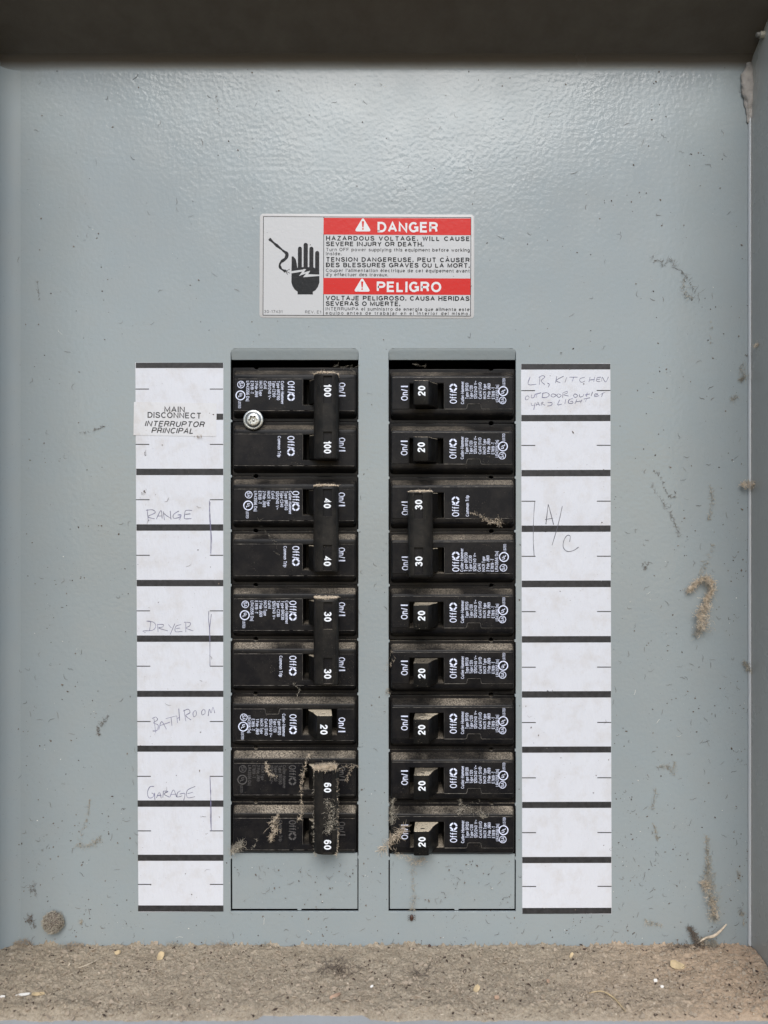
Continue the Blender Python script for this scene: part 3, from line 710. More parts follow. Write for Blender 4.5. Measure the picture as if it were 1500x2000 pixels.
BATH = [[(185,275),(215,262),(230,285),(195,312),(235,330),(225,375),(190,380)],[(200,275),(215,400)],[(240,370),(265,300),(305,365)],[(250,335),(335,305)],[(345,265),(352,335)],[(300,275),(390,252)],[(393,250),(400,312)],[(410,190),(418,292)],[(395,275),(416,265)],
  [(455,200),(470,297)],[(448,212),(490,195),(505,225),(470,250),(515,287)],[(550,205),(532,225),(537,260),(558,245),(558,215),(548,206)],[(620,195),(605,215),(608,243),(632,232),(632,205),(620,195)],[(660,252),(670,195),(685,228),(700,178),(716,228)],
  [(200,850),(165,855),(145,900),(155,945),(185,945),(200,920),(180,905)],[(205,905),(208,965)],[(220,950),(245,900),(262,952)],[(225,930),(262,925)],[(275,945),(280,890)],[(278,890),(318,893),(285,915),(332,942)],[(335,940),(365,880),(392,942)],[(345,920),(390,915)],
  [(425,888),(400,905),(398,940),(440,930)],[(420,915),(462,912),(452,970)],[(550,850),(482,885),(485,945),(548,937)],[(485,912),(530,900)],[(675,768),(680,900),(685,1050),(686,1228)],[(683,880),(678,1080),(684,1210)]]
for part in (BATH[:14], BATH[14:26], BATH[26:]):
    mb = MB(); strokes(mb, part, 255, 1340, 4.347, 1.35, 1.0); mb.build('handwriting', m_ink, t1)

t2 = tag(empty('directory_strip', P(750, 1000, 0)), 'white paper strip right of the breakers with handwritten LR, KITCHEN and A/C', 'paper label', 'paper strips beside the breakers')
mb = MB(); quad_sheet(mb, [(1017.5, 711), (1192, 710), (1194.5, 1785), (1020, 1783.5)], 0.05, 0.7); mb.build('paper', m_paper, t2)
mb = MB()
for (y0, y1) in [(711, 722), (810.5, 823), (918, 930.5), (1026.5, 1039), (1134, 1147), (1242.5, 1255), (1350, 1362.5), (1458, 1470), (1566, 1578), (1673.5, 1685.5), (1773, 1784.5)]:
    t = (y0-710)/1070; hq(mb, 1018+2.2*t, y0, 1191.8+2.2*t, y1, 0.85, 0.4)
for y in (763, 870, 979, 1086.5, 1194.5, 1303, 1411, 1519, 1626, 1731):
    t = (y-710)/1070; hq(mb, 1018+2*t, y-0.9, 1045+2*t, y+0.9, 0.86); hq(mb, 1165+2*t, y-1.1, 1192+2.2*t, y+0.7, 0.86)
mb.build('printed_lines', m_bar, t2)
mb = MB()
LRK = [[(200,285),(170,400),(295,400)],[(350,290),(340,405)],[(330,295),(390,265),(425,290),(370,345),(425,405)],[(465,380),(495,400),(475,450)],[(610,275),(590,380)],[(715,275),(600,340),(665,375)],[(765,290),(735,372)],[(805,290),(930,290)],[(870,290),(850,355)],
  [(1040,295),(975,310),(965,350),(1000,368),(1045,350)],[(1125,285),(1105,367)],[(1195,285),(1180,362)],[(1110,335),(1190,325)],[(1290,290),(1235,300),(1225,350),(1280,357)],[(1230,325),(1275,320)],[(1300,355),(1312,290),(1350,355),(1375,355),(1405,285)],
  [(155,575),(125,605),(135,640),(180,620),(180,590),(155,575)],[(225,560),(215,605),(255,602),(275,560)],[(310,545),(290,605)],[(270,555),(370,530)],[(395,540),(385,605)],[(385,540),(460,530),(495,565),(450,602),(385,605)],[(545,545),(520,575),(560,597),(600,565),(545,545)],
  [(640,545),(612,570),(640,602),(680,575),(640,545)],[(705,530),(700,605)],[(700,535),(765,508),(770,535),(715,562),(795,580)],[(890,545),(868,575),(895,602),(935,575),(890,545)],[(960,555),(965,592),(1010,585),(1027,548)],[(1080,528),(1065,588)],[(1050,562),(1120,548)],[(1160,518),(1140,582)],
  [(1190,570),(1245,552),(1200,545),(1195,588),(1262,575)],[(1285,555),(1355,522)],[(1322,530),(1300,592)],[(215,685),(225,725),(265,718)],[(278,680),(255,792)],[(290,728),(320,678),(342,727)],[(297,710),(340,705)],[(370,727),(375,680),(402,680),(385,702),(430,722)],
  [(470,680),(530,682),(540,700),(520,725),(465,735)],[(655,640),(625,715),(692,703)],[(748,628),(735,702)],[(855,618),(800,640),(795,690),(855,690),(852,662),(820,665)],[(918,632),(890,702)],[(900,672),(1000,655)],[(1000,632),(975,690)],[(1025,627),(1122,608)],[(1070,620),(1052,668)]]
for part in (LRK[:16], LRK[16:34], LRK[34:]):
    mb = MB(); strokes(mb, part, 1010, 700, 7.895, 1.25, 1.0); mb.build('handwriting', m_ink, t2)
mb = MB()
AC = [[(280,620),(300,450),(308,442),(355,622)],[(272,573),(348,560)],[(440,443),(400,620),(340,824)],[(512,790),(517,735),(485,730),(455,780),(450,845),(490,884),(550,875),(599,842)],[(172,395),(160,560),(157,760),(165,930)]]
for part in (AC[:2], AC[2:3], AC[3:4], AC[4:]):
    mb = MB(); strokes(mb, part, 1010, 900, 5.0, 1.3, 1.25); mb.build('handwriting', m_pen2, t2)

# sticker MAIN DISCONNECT
t3 = tag(empty('disconnect_sticker', P(342, 819, 0)), 'small white sticker reading MAIN DISCONNECT INTERRUPTOR PRINCIPAL, stuck over the left paper strip', 'sticker')
t3.rotation_euler = (0, R(0.9), 0)
mb = MB(); mb.box(-80.5, 81, -32.5, 32.5, 0.95, 1.35); mb.build('paper', m_paper2, t3)
mb = MB()
text(mb, 'MAIN', -21, 13.5, 11.5, 1.5, length=40, bold=.17)
text(mb, 'DISCONNECT', -53.5, 2, 11.5, 1.5, length=105, bold=.17)
text(mb, 'INTERRUPTOR', -59, -15, 11.5, 1.5, length=116, bold=.17, shear=0.25)
text(mb, 'PRINCIPAL', -46, -28, 11.5, 1.5, length=82, bold=.17, shear=0.25)
mb.build('lettering', simple('sticker_ink', (0.02, 0.02, 0.022), 0.6), t3)

# ------------------------------------------------------------------ danger label
t4 = tag(empty('warning_label', P(716.7, 520, 0)), 'rectangular DANGER and PELIGRO warning label with two red bands and a black hand symbol', 'warning label')
t4.rotation_euler = (0, R(0.25), 0)
cx0, cy0 = 716.7, 520.0
def W(px, py): return (px-cx0, cy0-py)
mb = MB(); mb.loft([rrect(-209.5, 209.5, -101.5, 101.5, 7, 0.05), rrect(-209.5, 209.5, -101.5, 101.5, 7, 0.5), rrect(-209, 209, -101, 101, 6.6, 0.7)]); mb.build('backing', m_lab_edge, t4, smooth=30)
def wq(mb, x0, y0, x1, y1, h): a, b_ = W(x0, y0), W(x1, y1); mb.add([(a[0], b_[1], h), (b_[0], b_[1], h), (b_[0], a[1], h), (a[0], a[1], h)], [(0, 1, 2, 3)])
mb = MB(); wq(mb, 514.5, 424.5, 919.5, 616.5, 0.85); mb.build('printed_field', m_lab_grey, t4)
mb = MB()
for q in ((513.6, 423.6, 920, 424.8), (513.6, 616, 920, 617.2), (513.6, 424.8, 514.8, 616), (918.8, 424.8, 920, 616), (631.6, 424.8, 632.8, 616)): wq(mb, *q, 0.95)
mb.build('rule_line', m_lab_blk, t4)
for y0, y1 in ((426, 458.8), (543.3, 575.5)):
    mb = MB(); wq(mb, 631.6, y0, 919, y1, 1.05); mb.build('red_band', m_red, t4)
for s, x, y, L, cy in (('DANGER', 737, 454, 118, 440.5), ('PELIGRO', 736, 570.5, 126, 558)):
    mb = MB(); a = W(x, y); text(mb, s, a[0], a[1], 20.5, 1.15, length=L, bold=0.2)
    mb.build('heading', m_lab_wht, t4)
    c = W(708.5 if s == 'DANGER' else 707.5, cy)
    tri = []
    for k, (tx, ty) in enumerate(((0, 13.5), (-14.2, -11.5), (14.2, -11.5))):
        a0 = [90, 210, 330][k]
        d = 2.6
        ux, uy = tx-math.copysign(2.2, tx)*(tx != 0), ty-(2.6 if ty > 0 else -2.2)
        for j in range(5):
            an = R(a0-60+120*j/4); tri.append((c[0]+ux+d*math.cos(an), c[1]+uy+d*math.sin(an)))
    v, f = flat_mesh([tri], 0.0); mb = MB(); mb.add([(x_, y_, 1.15) for x_, y_, z_ in v], f)
    tr = mb.build('alert_triangle', m_lab_wht, t4)
    mb = MB(); mb.add([(c[0]-2.2, c[1]+8, 1.22), (c[0]-1.2, c[1]-4, 1.22), (c[0]+1.2, c[1]-4, 1.22), (c[0]+2.2, c[1]+8, 1.22)], [(0, 1, 2, 3)])
    ring2(mb, c[0], c[1]-7, 0, 1.7, 1.22, 12); mb.build('exclamation_mark', m_red, tr)
mb = MB()
def ln(s, y, cap, x1=917.3, bold=0.12, x0=636.5): a = W(x0, y); text(mb, s, a[0], a[1], cap, 0.98, length=x1-x0, bold=bold, spread=True)
ln('HAZARDOUS VOLTAGE. WILL CAUSE', 470.5, 9.2, bold=0.215); ln('SEVERE INJURY OR DEATH.', 481.5, 9.2, 827, 0.215)
ln('Turn OFF power supplying this equipment before working', 491.2, 6.6, bold=0.15); ln('inside.', 499.3, 6.6, 667, 0.15)
ln('TENSION DANGEREUSE. PEUT CAUSER', 511.8, 9.2, bold=0.215); ln('DES BLESSURES GRAVES OU LA MORT.', 522.6, 9.2, bold=0.215)
ln("Couper l'alimentation électrique de cet équipement avant", 531.8, 6.6, bold=0.15); ln("d'y effectuer des travaux.", 540, 6.6, 758, 0.15)
ln('VOLTAJE PELIGROSO. CAUSA HERIDAS', 587.2, 9.2, bold=0.215); ln('SEVERAS O MUERTE.', 598, 9.2, 782, 0.215)
ln('INTERRUMPA el suministro de energía que alimenta este', 607, 6.6, bold=0.15); ln('equipo antes de trabajar en el interior del mismo.', 615, 6.4, bold=0.15)
ln('30-17431', 612.5, 5.8, 552, 0.12, 516.5); ln('REV. E1', 613, 5.8, 627.5, 0.12, 596.5)
mb.build('lettering', m_lab_blk, t4)
# hand with bolt, and the live wire, from the zoomed outline
def Z(x, y): return W(500+x/3.448, 410+y/3.448)
def finger(x0, x1, yt, yb):
    r = (x1-x0)/2; return [(x0, yb)]+[(x0+r-r*math.cos(R(a)), yt+r-r*math.sin(R(a))) for a in range(0, 181, 30)]+[(x1, yb)]
hand = [(240, 318), (250, 315), (268, 335), (272, 352), (276, 372), (279, 395)]+finger(282, 309, 250, 388)+finger(320, 349, 224, 388)+finger(359, 387, 250, 388)+finger(398, 426, 278, 395)+[(427, 440), (428, 490), (418, 520), (400, 545), (384, 553), (384, 572), (281, 572), (281, 553), (262, 540), (246, 515), (239, 490)]
bolt = [(239, 416), (318, 404), (322, 400), (338, 402), (322, 424), (366, 412), (352, 436), (427, 438), (427, 447), (318, 456), (338, 430), (290, 448), (312, 418), (239, 430)]
mb = MB(); v, f = flat_mesh([[Z(*p) for p in hand]], 0.0); mb.add([(x_, y_, 0.98) for x_, y_, z_ in v], f)
wire = smooth_pts([Z(*p) for p in ((88, 198), (130, 235), (185, 280), (208, 300), (200, 330), (172, 352), (160, 375), (170, 400), (200, 417))], 5)
mb.ribbon(wire, 6.2, 0.98)
for p, q in (((198, 414), (230, 430)), ((200, 416), (228, 402)), ((200, 418), (214, 438))): mb.ribbon([Z(*p), Z(*q)], 1.2, 1.0)
mb.build('hand_symbol', m_lab_blk, t4)
mb = MB(); v, f = flat_mesh([[Z(*p) for p in bolt]], 0.0); mb.add([(x_, y_, 1.06) for x_, y_, z_ in v], f); mb.build('bolt_symbol', m_lab_grey, t4)

# ------------------------------------------------------------------ pin and caulk in the top right corner
pin = tag(empty('threaded_pin', P(1492, 68, 60)), 'small pale threaded pin sticking out at the top right corner above the caulk', 'bolt')
mb = MB(); n = 10; L = []
for i in range(40):
    rr = 6.8 if (i//2) % 2 else 6.0
    L.append([(-8+i*0.8, rr*math.cos(2*math.pi*j/16), rr*math.sin(2*math.pi*j/16)) for j in range(16)])
mb.loft(L); mb.build('shank', simple('pin_metal', (0.50, 0.46, 0.38), 0.5, 0.3), pin, smooth=30, recalc=True)
mb = MB(); mb.loft([[(-15+dx, r*math.cos(2*math.pi*j/16), r*math.sin(2*math.pi*j/16)) for j in range(16)] for dx, r in ((0, 2.5), (1, 4.5), (7, 5.2))]); mb.build('tip', simple('pin_tip', (0.2, 0.19, 0.17), 0.5), pin, smooth=30, recalc=True)

def blob(name, pts, mat, seed=0, amp=2.0, fr_=0.08, parent=None, flat=0.5):
    """lumpy smear along a path of (px, py, h, radius)"""
    mb = MB(); L = []
    sp = smooth_pts(pts, 6)
    for (x, y, h, r) in sp:
        ring_ = []
        for j in range(20):
            a = 2*math.pi*j/20
            q = Vector((x*fr_, y*fr_, a*1.3+seed)); rr = max(0.2, r+amp*noise.noise(q)*min(1, r/6))
            c = U(x, y); ring_.append((c[0]+rr*math.cos(a), c[1], h+rr*flat*math.sin(a)))
        L.append(ring_)
    mb.loft(L)
    return mb.mesh(name, 'all', recalc=True)
ck = put('caulk_smear', blob('caulk_smear', [(1463, 118, 2, 1), (1462, 130, 3, 8), (1460, 150, 4, 14), (1461, 175, 5, 15), (1463, 200, 4, 11), (1464, 222, 3, 8), (1465, 240, 2, 5), (1466, 246, 1, 1)], m_caulk, 3, 5.0, 0.09), m_caulk, None, P(750, 1000, 0))
tag(ck, 'greyish lump of caulk smeared in the top right corner of the box', 'caulk')

# ------------------------------------------------------------------ dust bed on the ledge
DZ = -846.0
def dust_h(x, d):
    v = Vector((x*0.012, d*0.012, 3.1)); h = 4.5*noise.noise(v)+4.0*noise.noise(Vector((x*0.05, d*0.05, 1.7)))+2.6*noise.noise(Vector((x*0.14, d*0.14, 7)))+1.5*noise.noise(Vector((x*0.33, d*0.33, 2)))
    h += 9*max(0, 1-d/12)**2*max(0, 0.1+1.2*noise.noise(Vector((x*0.03, 0, 9)))+0.9*noise.noise(Vector((x*0.16, 0, 5)))+0.6*noise.noise(Vector((x*0.4, 0, 2))))
    return h
def dust_front(x):
    e = 236+4*noise.noise(Vector((x*0.02, 0, 0)))+3*noise.noise(Vector((x*0.11, 1, 0)))
    px = x*1.16+750
    if 495 < px < 725: e -= 15*min(1, (px-495)/18, (725-px)/18)
    return e
NX, NY = 760, 130
mb = MB(); vs = []
for j in range(NY+1):
    for i in range(NX+1):
        x = XL+1+(XR-XL-2)*i/NX; e = dust_front(x)
        t = j/NY; d = e*t
        h = dust_h(x, d)
        edge = max(0.0, min(1.0, (e-d)/22))
        z = DZ+h*(0.35+0.65*edge)-9.0*(1-edge)**1.5
        if j == NY: z = ZB-0.5
        vs.append((x, z, d+0.3))
fs = [(j*(NX+1)+i, (j+1)*(NX+1)+i, (j+1)*(NX+1)+i+1, j*(NX+1)+i+1) for j in range(NY) for i in range(NX)]
mb.add(vs, fs)
du = mb.build('dust_layer', m_dust, None, smooth='all', loc=P(750, 1000, 0)); tag(du, 'thick brown layer of settled dust and grit lying on the ledge', 'dust', kind='stuff')

def flake(mb, c, s, flat=0.4, elong=1.0, up=None):
    n = Vector((random.gauss(0, 1), random.gauss(0, 1), random.gauss(0, 1))).normalized()
    if up is not None: n = (n*0.6+Vector(up)).normalized()
    a = n.orthogonal().normalized(); a = (Matrix.Rotation(random.uniform(0, 6.28), 3, n) @ a); b_ = n.cross(a)
    k = random.choice((4, 5)); lo = []; hi = []
    for i in range(k):
        t = 2*math.pi*i/k+random.uniform(-.4, .4); r = s*random.uniform(0.6, 1.1)
        p = Vector(c)+a*math.cos(t)*r*elong+b_*math.sin(t)*r
        lo.append(p-n*s*flat*.5); hi.append(p+n*s*flat*.5*random.uniform(.5, 1.4))
    mb.loft([lo, hi])
def fibre(mb, c, L, r, bend=1.0, d=None, seg=5):
    p = Vector(c); d = Vector(d) if d is not None else Vector((random.gauss(0, 1), random.gauss(0, 1), random.gauss(0, .5)))
    d.normalize(); pts = [tuple(p)]
    for i in range(seg):
        d = (d+Vector((random.gauss(0, 1), random.gauss(0, 1), random.gauss(0, .6)))*0.35*bend).normalized()
        p = p+d*(L/seg); pts.append(tuple(p))
    mb.tube(pts, r, 3)

def ledge_debris(name, mat, nfl, nfi, smin, smax, label):
    mb = MB()
    for _ in range(nfl):
        x = random.uniform(XL+4, XR-4); d = dust_front(x)*random.random()**0.85
        z = DZ+dust_h(x, d)*0.9+random.uniform(-.6, 1.0)
        if d > dust_front(x)-22: z -= 6*(1-(dust_front(x)-d)/22)**1.5
        s = smin+(smax-smin)*random.random()**5
        flake(mb, (x, z, d), s, 0.35, random.uniform(1, 1.9), (0, .8, 0))
    for _ in range(nfi):
        x = random.uniform(XL+4, XR-4); d = dust_front(x)*random.random()
        z = DZ+dust_h(x, d)*0.9+0.8
        if d > dust_front(x)-22: z -= 6*(1-(dust_front(x)-d)/22)**1.5
        fibre(mb, (x, z, d), random.uniform(4, 16), random.uniform(0.18, 0.4), 1.0, (random.gauss(0, 1), random.gauss(0.1, .35), random.gauss(0, 1)), 4)
    o = mb.build(name, mat, None, loc=P(750, 1000, 0)); tag(o, label, 'debris', kind='stuff'); return o
ledge_debris('pale_crumbs', m_crumb_l, 4200, 1800, 0.5, 2.2, 'pale plant crumbs and fibres scattered through the dust on the ledge')
ledge_debris('brown_crumbs', m_crumb_m, 8000, 2200, 0.6, 5.0, 'brown crumbs and fibres scattered through the dust on the ledge')
ledge_debris('dark_crumbs', m_crumb_d, 2300, 1300, 0.5, 3.4, 'dark crumbs and grit scattered through the dust on the ledge')

# grime stuck to the cover and the walls
def cover_specks(name, mat, n, smin, smax, nf, label, low=1.0):
    mb = MB()
    k = 0
    while k < n:
        x = random.uniform(6, 1462); y = random.uniform(130, 1846)
        w = 0.12+0.75*(y/1850)**3+0.55*max(0, (x-1150)/300)*(y/1850)
        cl = noise.noise(Vector((x*0.012, y*0.012, 4)))+0.25
        if random.random() > w*max(0.08, cl)*1.5: continue
        inop = any(a-2 < x < b_+2 and 678 < y < 1680 for a, b_, *_ in OPEN)
        if inop: continue
        if 505 < x < 928 and 416 < y < 624 and random.random() < .7: continue
        if (262 < x < 438 or 1016 < x < 1195) and 706 < y < 1786 and random.random() < .75: continue
        h = 1.0 if (262 < x < 438 or 1016 < x < 1195) and 706 < y < 1786 else 0.1
        if 505 < x < 928 and 416 < y < 624: h = 1.25
        s = smin+(smax-smin)*random.random()**4
        c = U(x, y); flake(mb, (c[0], c[1], h+0.3*s), s, 0.4, random.uniform(1, 1.8), (0, 0, 1.2)); k += 1
    k = 0
    while k < nf:
        x = random.uniform(8, 1460); y = random.uniform(150, 1844)
        w = 0.06+0.7*(y/1850)**3+0.5*max(0, (x-1150)/300)*(y/1850)
        if random.random() > w: continue
        if any(a-2 < x < b_+2 and 678 < y < 1680 for a, b_, *_ in OPEN): continue
        if 505 < x < 928 and 416 < y < 624: continue
        if (262 < x < 438 or 1016 < x < 1195) and 706 < y < 1786 and random.random() < .85: continue
        h = 1.3 if (262 < x < 438 or 1016 < x < 1195) and 706 < y < 1786 else 0.5
        c = U(x, y); p = [(c[0], c[1], h)]; a = random.gauss(-1.57, .9); q = Vector(p[0])
        for _ in range(5):
            a += random.gauss(0, .7); q = q+Vector((math.cos(a), math.sin(a), 0))*random.uniform(1, 4); p.append((q.x, q.y, h+random.uniform(0, .8)))
        mb.tube(p, random.uniform(0.2, 0.42), 3); k += 1
    o = mb.build(name, mat, None, loc=P(750, 1000, 0)); tag(o, label, 'dirt', kind='stuff'); return o
cover_specks('dark_specks', m_crumb_d, 1500, 0.3, 1.5, 120, 'tiny dark specks and hairs stuck all over the grey cover')
cover_specks('brown_specks', m_webd, 1500, 0.3, 1.9, 220, 'tiny brown specks and hairs stuck all over the grey cover')
cover_specks('pale_specks', m_chipw, 260, 0.3, 1.0, 12, 'tiny pale specks stuck all over the grey cover')

# ------------------------------------------------------------------ cobwebs, tufts and bits: each its own thing
def tuft(name, path, n, L, r, mat, label, cat='cobweb', seed=1, crumbs=0, bend=1.0, rad_pow=0.85, h0=None, down=0.0, group=None):
    """path of (px, py, h, radius); fibres wander inside the radius"""
    random.seed(seed); mb = MB(); n = int(n*.62); path = [(a, b_, c, d*1.2) for a, b_, c, d in path]; sp = smooth_pts(path, 5)
    o0 = U(path[0][0], path[0][1])
    def pt(t):
        i = min(int(t*(len(sp)-1)), len(sp)-2); f_ = t*(len(sp)-1)-i
        return [sp[i][k]*(1-f_)+sp[i+1][k]*f_ for k in range(4)], [sp[i+1][k]-sp[i][k] for k in range(3)]
    for _ in range(n):
        (x, y, h, rad), (dx, dy, dh) = pt(random.random())
        a = random.uniform(0, 6.28); q = rad*random.random()**rad_pow
        c = U(x, y)
        k = (DC-h)/DC
        base = (c[0]*k+q*math.cos(a), c[1]*k+q*math.sin(a)*0.9, h+abs(q*0.7*math.sin(a*2.3)))
        d = Vector((dx, -dy, dh)); d = d.normalized() if d.length > 0 else Vector((0, 1, 0))
        d = d*random.choice((1, -1))*(0.9 if rad < 2.5 else 0.35)+Vector((random.gauss(0, .9), random.gauss(-down, .9), random.gauss(0, .7)))
        l = L*random.uniform(.4, 1.3)*min(1.2, 0.5+rad/8)
        mbp = Vector(base)
        pts = [mbp]
        for s_ in range(5):
            d = (d.normalized()+Vector((random.gauss(0, 1), random.gauss(0, 1), random.gauss(0, .6)))*0.75*bend).normalized()
            nx = pts[-1]+d*(l/5); nx.z = max(nx.z, h*0.3+0.15 if h > 1 else 0.2); pts.append(nx)
        mb.tube(pts, r*0.72*random.uniform(.5, 1.5), 3)
    for _ in range(int(crumbs*.55)):
        (x, y, h, rad), _d = pt(random.random()); a = random.uniform(0, 6.28); q = rad*random.random()
        c = U(x, y); k = (DC-h)/DC
        flake(mb, (c[0]*k+q*math.cos(a), c[1]*k+q*math.sin(a), h+random.uniform(0, rad*.6)), random.uniform(.35, 1.1), .6, 1.4)
    o = mb.build(name, mat, None, loc=P(750, 1000, 0)); tag(o, label, cat, group); return o
G = 'cobweb tufts caught on the panel'
tuft('cobweb', [(1394,1063,1,1.5),(1383,1085,1,2),(1376,1105,2,4),(1370,1122,3,5)], 90, 12, .4, m_webg, 'thin frayed cobweb just above the thick hooked tuft on the right side of the cover', seed=2, group=G)
tuft('cobweb', [(1343,1155,8,1),(1352,1146,12,2.6),(1366,1134,14,3.4),(1381,1129,14,2.4),(1391,1140,14,3.6),(1388,1158,14,2.6),(1380,1170,14,3.6),(1379,1184,16,7),(1368,1200,16,8),(1374,1214,16,10),(1364,1230,15,6)], 1500, 13, .5, m_web, 'thick hooked tan tuft of cobweb and grit right of the paper strips', seed=3, bend=1.3, crumbs=90, group=G)
tuft('cobweb', [(1350,1150,6,3),(1372,1134,8,3),(1390,1150,8,4),(1378,1180,9,8),(1372,1215,9,12),(1362,1240,6,6)], 330, 17, .4, m_webg, 'loose grey webs behind the thick hooked tuft', seed=39, bend=1.3, crumbs=60, group=G)
tuft('cobweb', [(1380,1632,1,.8),(1382,1670,1,2),(1384,1700,3,4),(1383,1722,5,10),(1388,1745,6,12),(1390,1772,5,9),(1394,1798,3,4)], 650, 14, .4, m_webg, 'long tapering grey-brown cobweb hanging low on the right side of the cover', seed=4, crumbs=80, group=G)
tuft('cobweb', [(1368,1722,6,3),(1382,1732,8,7),(1390,1760,8,8),(1394,1785,6,6)], 260, 12, .5, m_web, 'tan knot in the middle of the long hanging cobweb low on the right', seed=5, crumbs=60, group=G)
tuft('cobweb', [(1347,1812,3,3),(1354,1825,5,5),(1362,1840,6,7),(1366,1853,5,6)], 420, 10, .5, m_webd, 'dark twisted stalk of web and dirt rising from the ledge at the right', seed=6, crumbs=80, group=G)
tuft('cobweb', [(1365,1835,7,7),(1385,1842,6,8),(1400,1846,5,5)], 280, 10, .45, m_webg, 'grey web mat under the curved twig at the right end of the ledge', seed=7, crumbs=60, group=G)
tuft('cobweb', [(1450,946,10,3),(1458,945,12,6),(1470,946,14,7),(1480,944,20,3)], 340, 9, .45, m_web, 'tan web knot bridging the right corner seam halfway up', seed=8, crumbs=70, group=G)
tuft('cobweb', [(1452,1293,2,3),(1460,1302,4,5),(1466,1310,4,4)], 150, 8, .45, m_webg, 'small web knot in the right corner seam level with the sixth row', seed=9, crumbs=40, group=G)
tuft('cobweb', [(1447,715,1,3),(1452,735,2,5),(1448,742,1,2)], 90, 14, .35, m_webg, 'wispy brown cobweb beside the right corner seam near the top of the paper strips', seed=10, crumbs=30, group=G)
tuft('cobweb', [(1475,675,30,4),(1484,674,34,4)], 90, 8, .4, m_web, 'tan knot of web stuck to the right side wall', seed=11, crumbs=30, group=G)
tuft('cobweb', [(1426,782,1,2),(1433,779,1,4),(1440,775,1,2)], 60, 10, .35, m_webg, 'small faint web scrap left of the right corner seam, below the wispy cobweb', seed=12, crumbs=10, group=G)
tuft('cobweb', [(1275,500,1,1.2),(1278,508,1,1),(1290,510,1.5,.6),(1296,519,1.5,.6),(1307,505,2,.6),(1318,516,2,1.2),(1330,530,2,1.2),(1340,540,2,1),(1352,560,2,1),(1358,572,2,3.5),(1364,588,1,2)], 130, 16, .35, m_webd, 'dark winding thread of web with a knot, upper right of the cover', seed=13, bend=.35, crumbs=50, group=G)
tuft('cobweb', [(1334,545,1,.7),(1336,565,2,3),(1340,577,2,3),(1352,582,2,4)], 90, 10, .35, m_webg, 'pale loop of web beside the dark winding thread at upper right', seed=14, crumbs=20, group=G)
tuft('cobweb', [(1386,625,.5,.6),(1389,645,.8,1.3),(1387,670,.5,.6)], 30, 10, .3, m_webg, 'faint vertical streak of web below the dark winding thread', seed=15, group=G)
tuft('cobweb', [(1387,948,.8,.8),(1390,965,2,3),(1391,980,2,2),(1386,1005,2,3),(1383,1014,1,1)], 130, 9, .4, m_webg, 'slim upright grey web strand above the thick hooked tuft', seed=16, crumbs=30, group=G)
tuft('cobweb', [(1272,945,.8,.8),(1290,975,1,1),(1303,995,1.3,1.6),(1315,1018,1,1.4),(1323,1035,1,.8),(1326,1050,1,.8)], 100, 12, .35, m_webd, 'thin dark diagonal web strand right of the strip marked A/C', seed=17, bend=.4, crumbs=20, group=G)
tuft('cobweb', [(1275,918,.8,.8),(1288,930,1,1),(1302,960,1,.7),(1315,972,2,3.5),(1320,961,1,1)], 90, 9, .35, m_webd, 'dark branching web scrap above the thin diagonal strand', seed=18, bend=.6, crumbs=20, group=G)
tuft('cobweb', [(1255,1100,1,3),(1260,1110,1,2),(1270,1093,1,2)], 45, 9, .4, m_webd, 'brown crescent of fluff right of the strips, left of the thick hooked tuft', seed=19, crumbs=15, group=G)
tuft('cobweb', [(1285,1498,1,2),(1300,1496,1,3),(1312,1505,1,2),(1318,1488,1,1),(1314,1520,2,4)], 130, 9, .4, m_webg, 'scraggly web scrap on the lower right of the cover, right of the last paper cells', seed=20, crumbs=30, group=G)
tuft('cobweb', [(1282,1538,.6,1),(1278,1560,1,3),(1272,1578,1,4)], 70, 9, .35, m_webg, 'faint web streak below the scraggly scrap on the lower right', seed=21, crumbs=20, group=G)
tuft('cobweb', [(1275,1606,1,2),(1281,1622,1,2.5),(1284,1640,1,2)], 80, 8, .4, m_webg, 'short upright fluff streak right of the lowest paper cells', seed=22, crumbs=20, group=G)
tuft('cobweb', [(1262,1798,1,4),(1272,1803,2,4),(1294,1806,1,2)], 90, 8, .4, m_webg, 'low tuft of fluff between the right paper strip and the twig', seed=23, crumbs=20, group=G)
tuft('cobweb', [(1446,1780,2,4),(1451,1790,2,3),(1452,1808,1,1)], 80, 8, .4, m_webg, 'small hanging tuft near the bottom of the right corner seam', seed=24, crumbs=20, group=G)
tuft('cobweb', [(1440,1700,1,2),(1444,1718,1,3)], 50, 8, .35, m_webg, 'small fluff spot above the hanging tuft by the right corner seam', seed=25, crumbs=10, group=G)
tuft('cobweb', [(212,1397,1,1),(203,1408,2,3.5),(192,1421,2,3),(194,1436,1,1)], 110, 8, .4, m_webd, 'brown slanting tuft left of the word BATHROOM', seed=26, crumbs=20, group=G)
tuft('cobweb', [(175,1560,.8,.8),(172,1590,1,1.2),(156,1650,2,4),(186,1645,2,4),(195,1635,1,2)], 190, 10, .4, m_webg, 'loose greyish web patch on the lower left of the cover', seed=27, crumbs=50, group=G)
tuft('cobweb', [(92,1625,1,2),(60,1740,1,1),(64,1728,1,4),(70,1748,1,2)], 70, 10, .35, m_webd, 'thin brown web streak above the egg sac', seed=28, crumbs=20, group=G)
tuft('cobweb', [(52,1800,1,3),(60,1792,1,5),(66,1812,1,3)], 90, 8, .4, m_webd, 'dark fluff left of the egg sac', seed=29, crumbs=30, group=G)
tuft('cobweb', [(158,1797,1,3),(160,1806,1,3)], 50, 6, .4, m_webg, 'small tan crumb tuft just right of the egg sac', seed=30, crumbs=15, group=G)
tuft('cobweb', [(3,1650,3,8),(10,1690,3,6),(8,1720,3,4)], 120, 10, .4, m_webg, 'grey cobweb at the bottom of the left edge of the box', seed=31, crumbs=20, group=G)
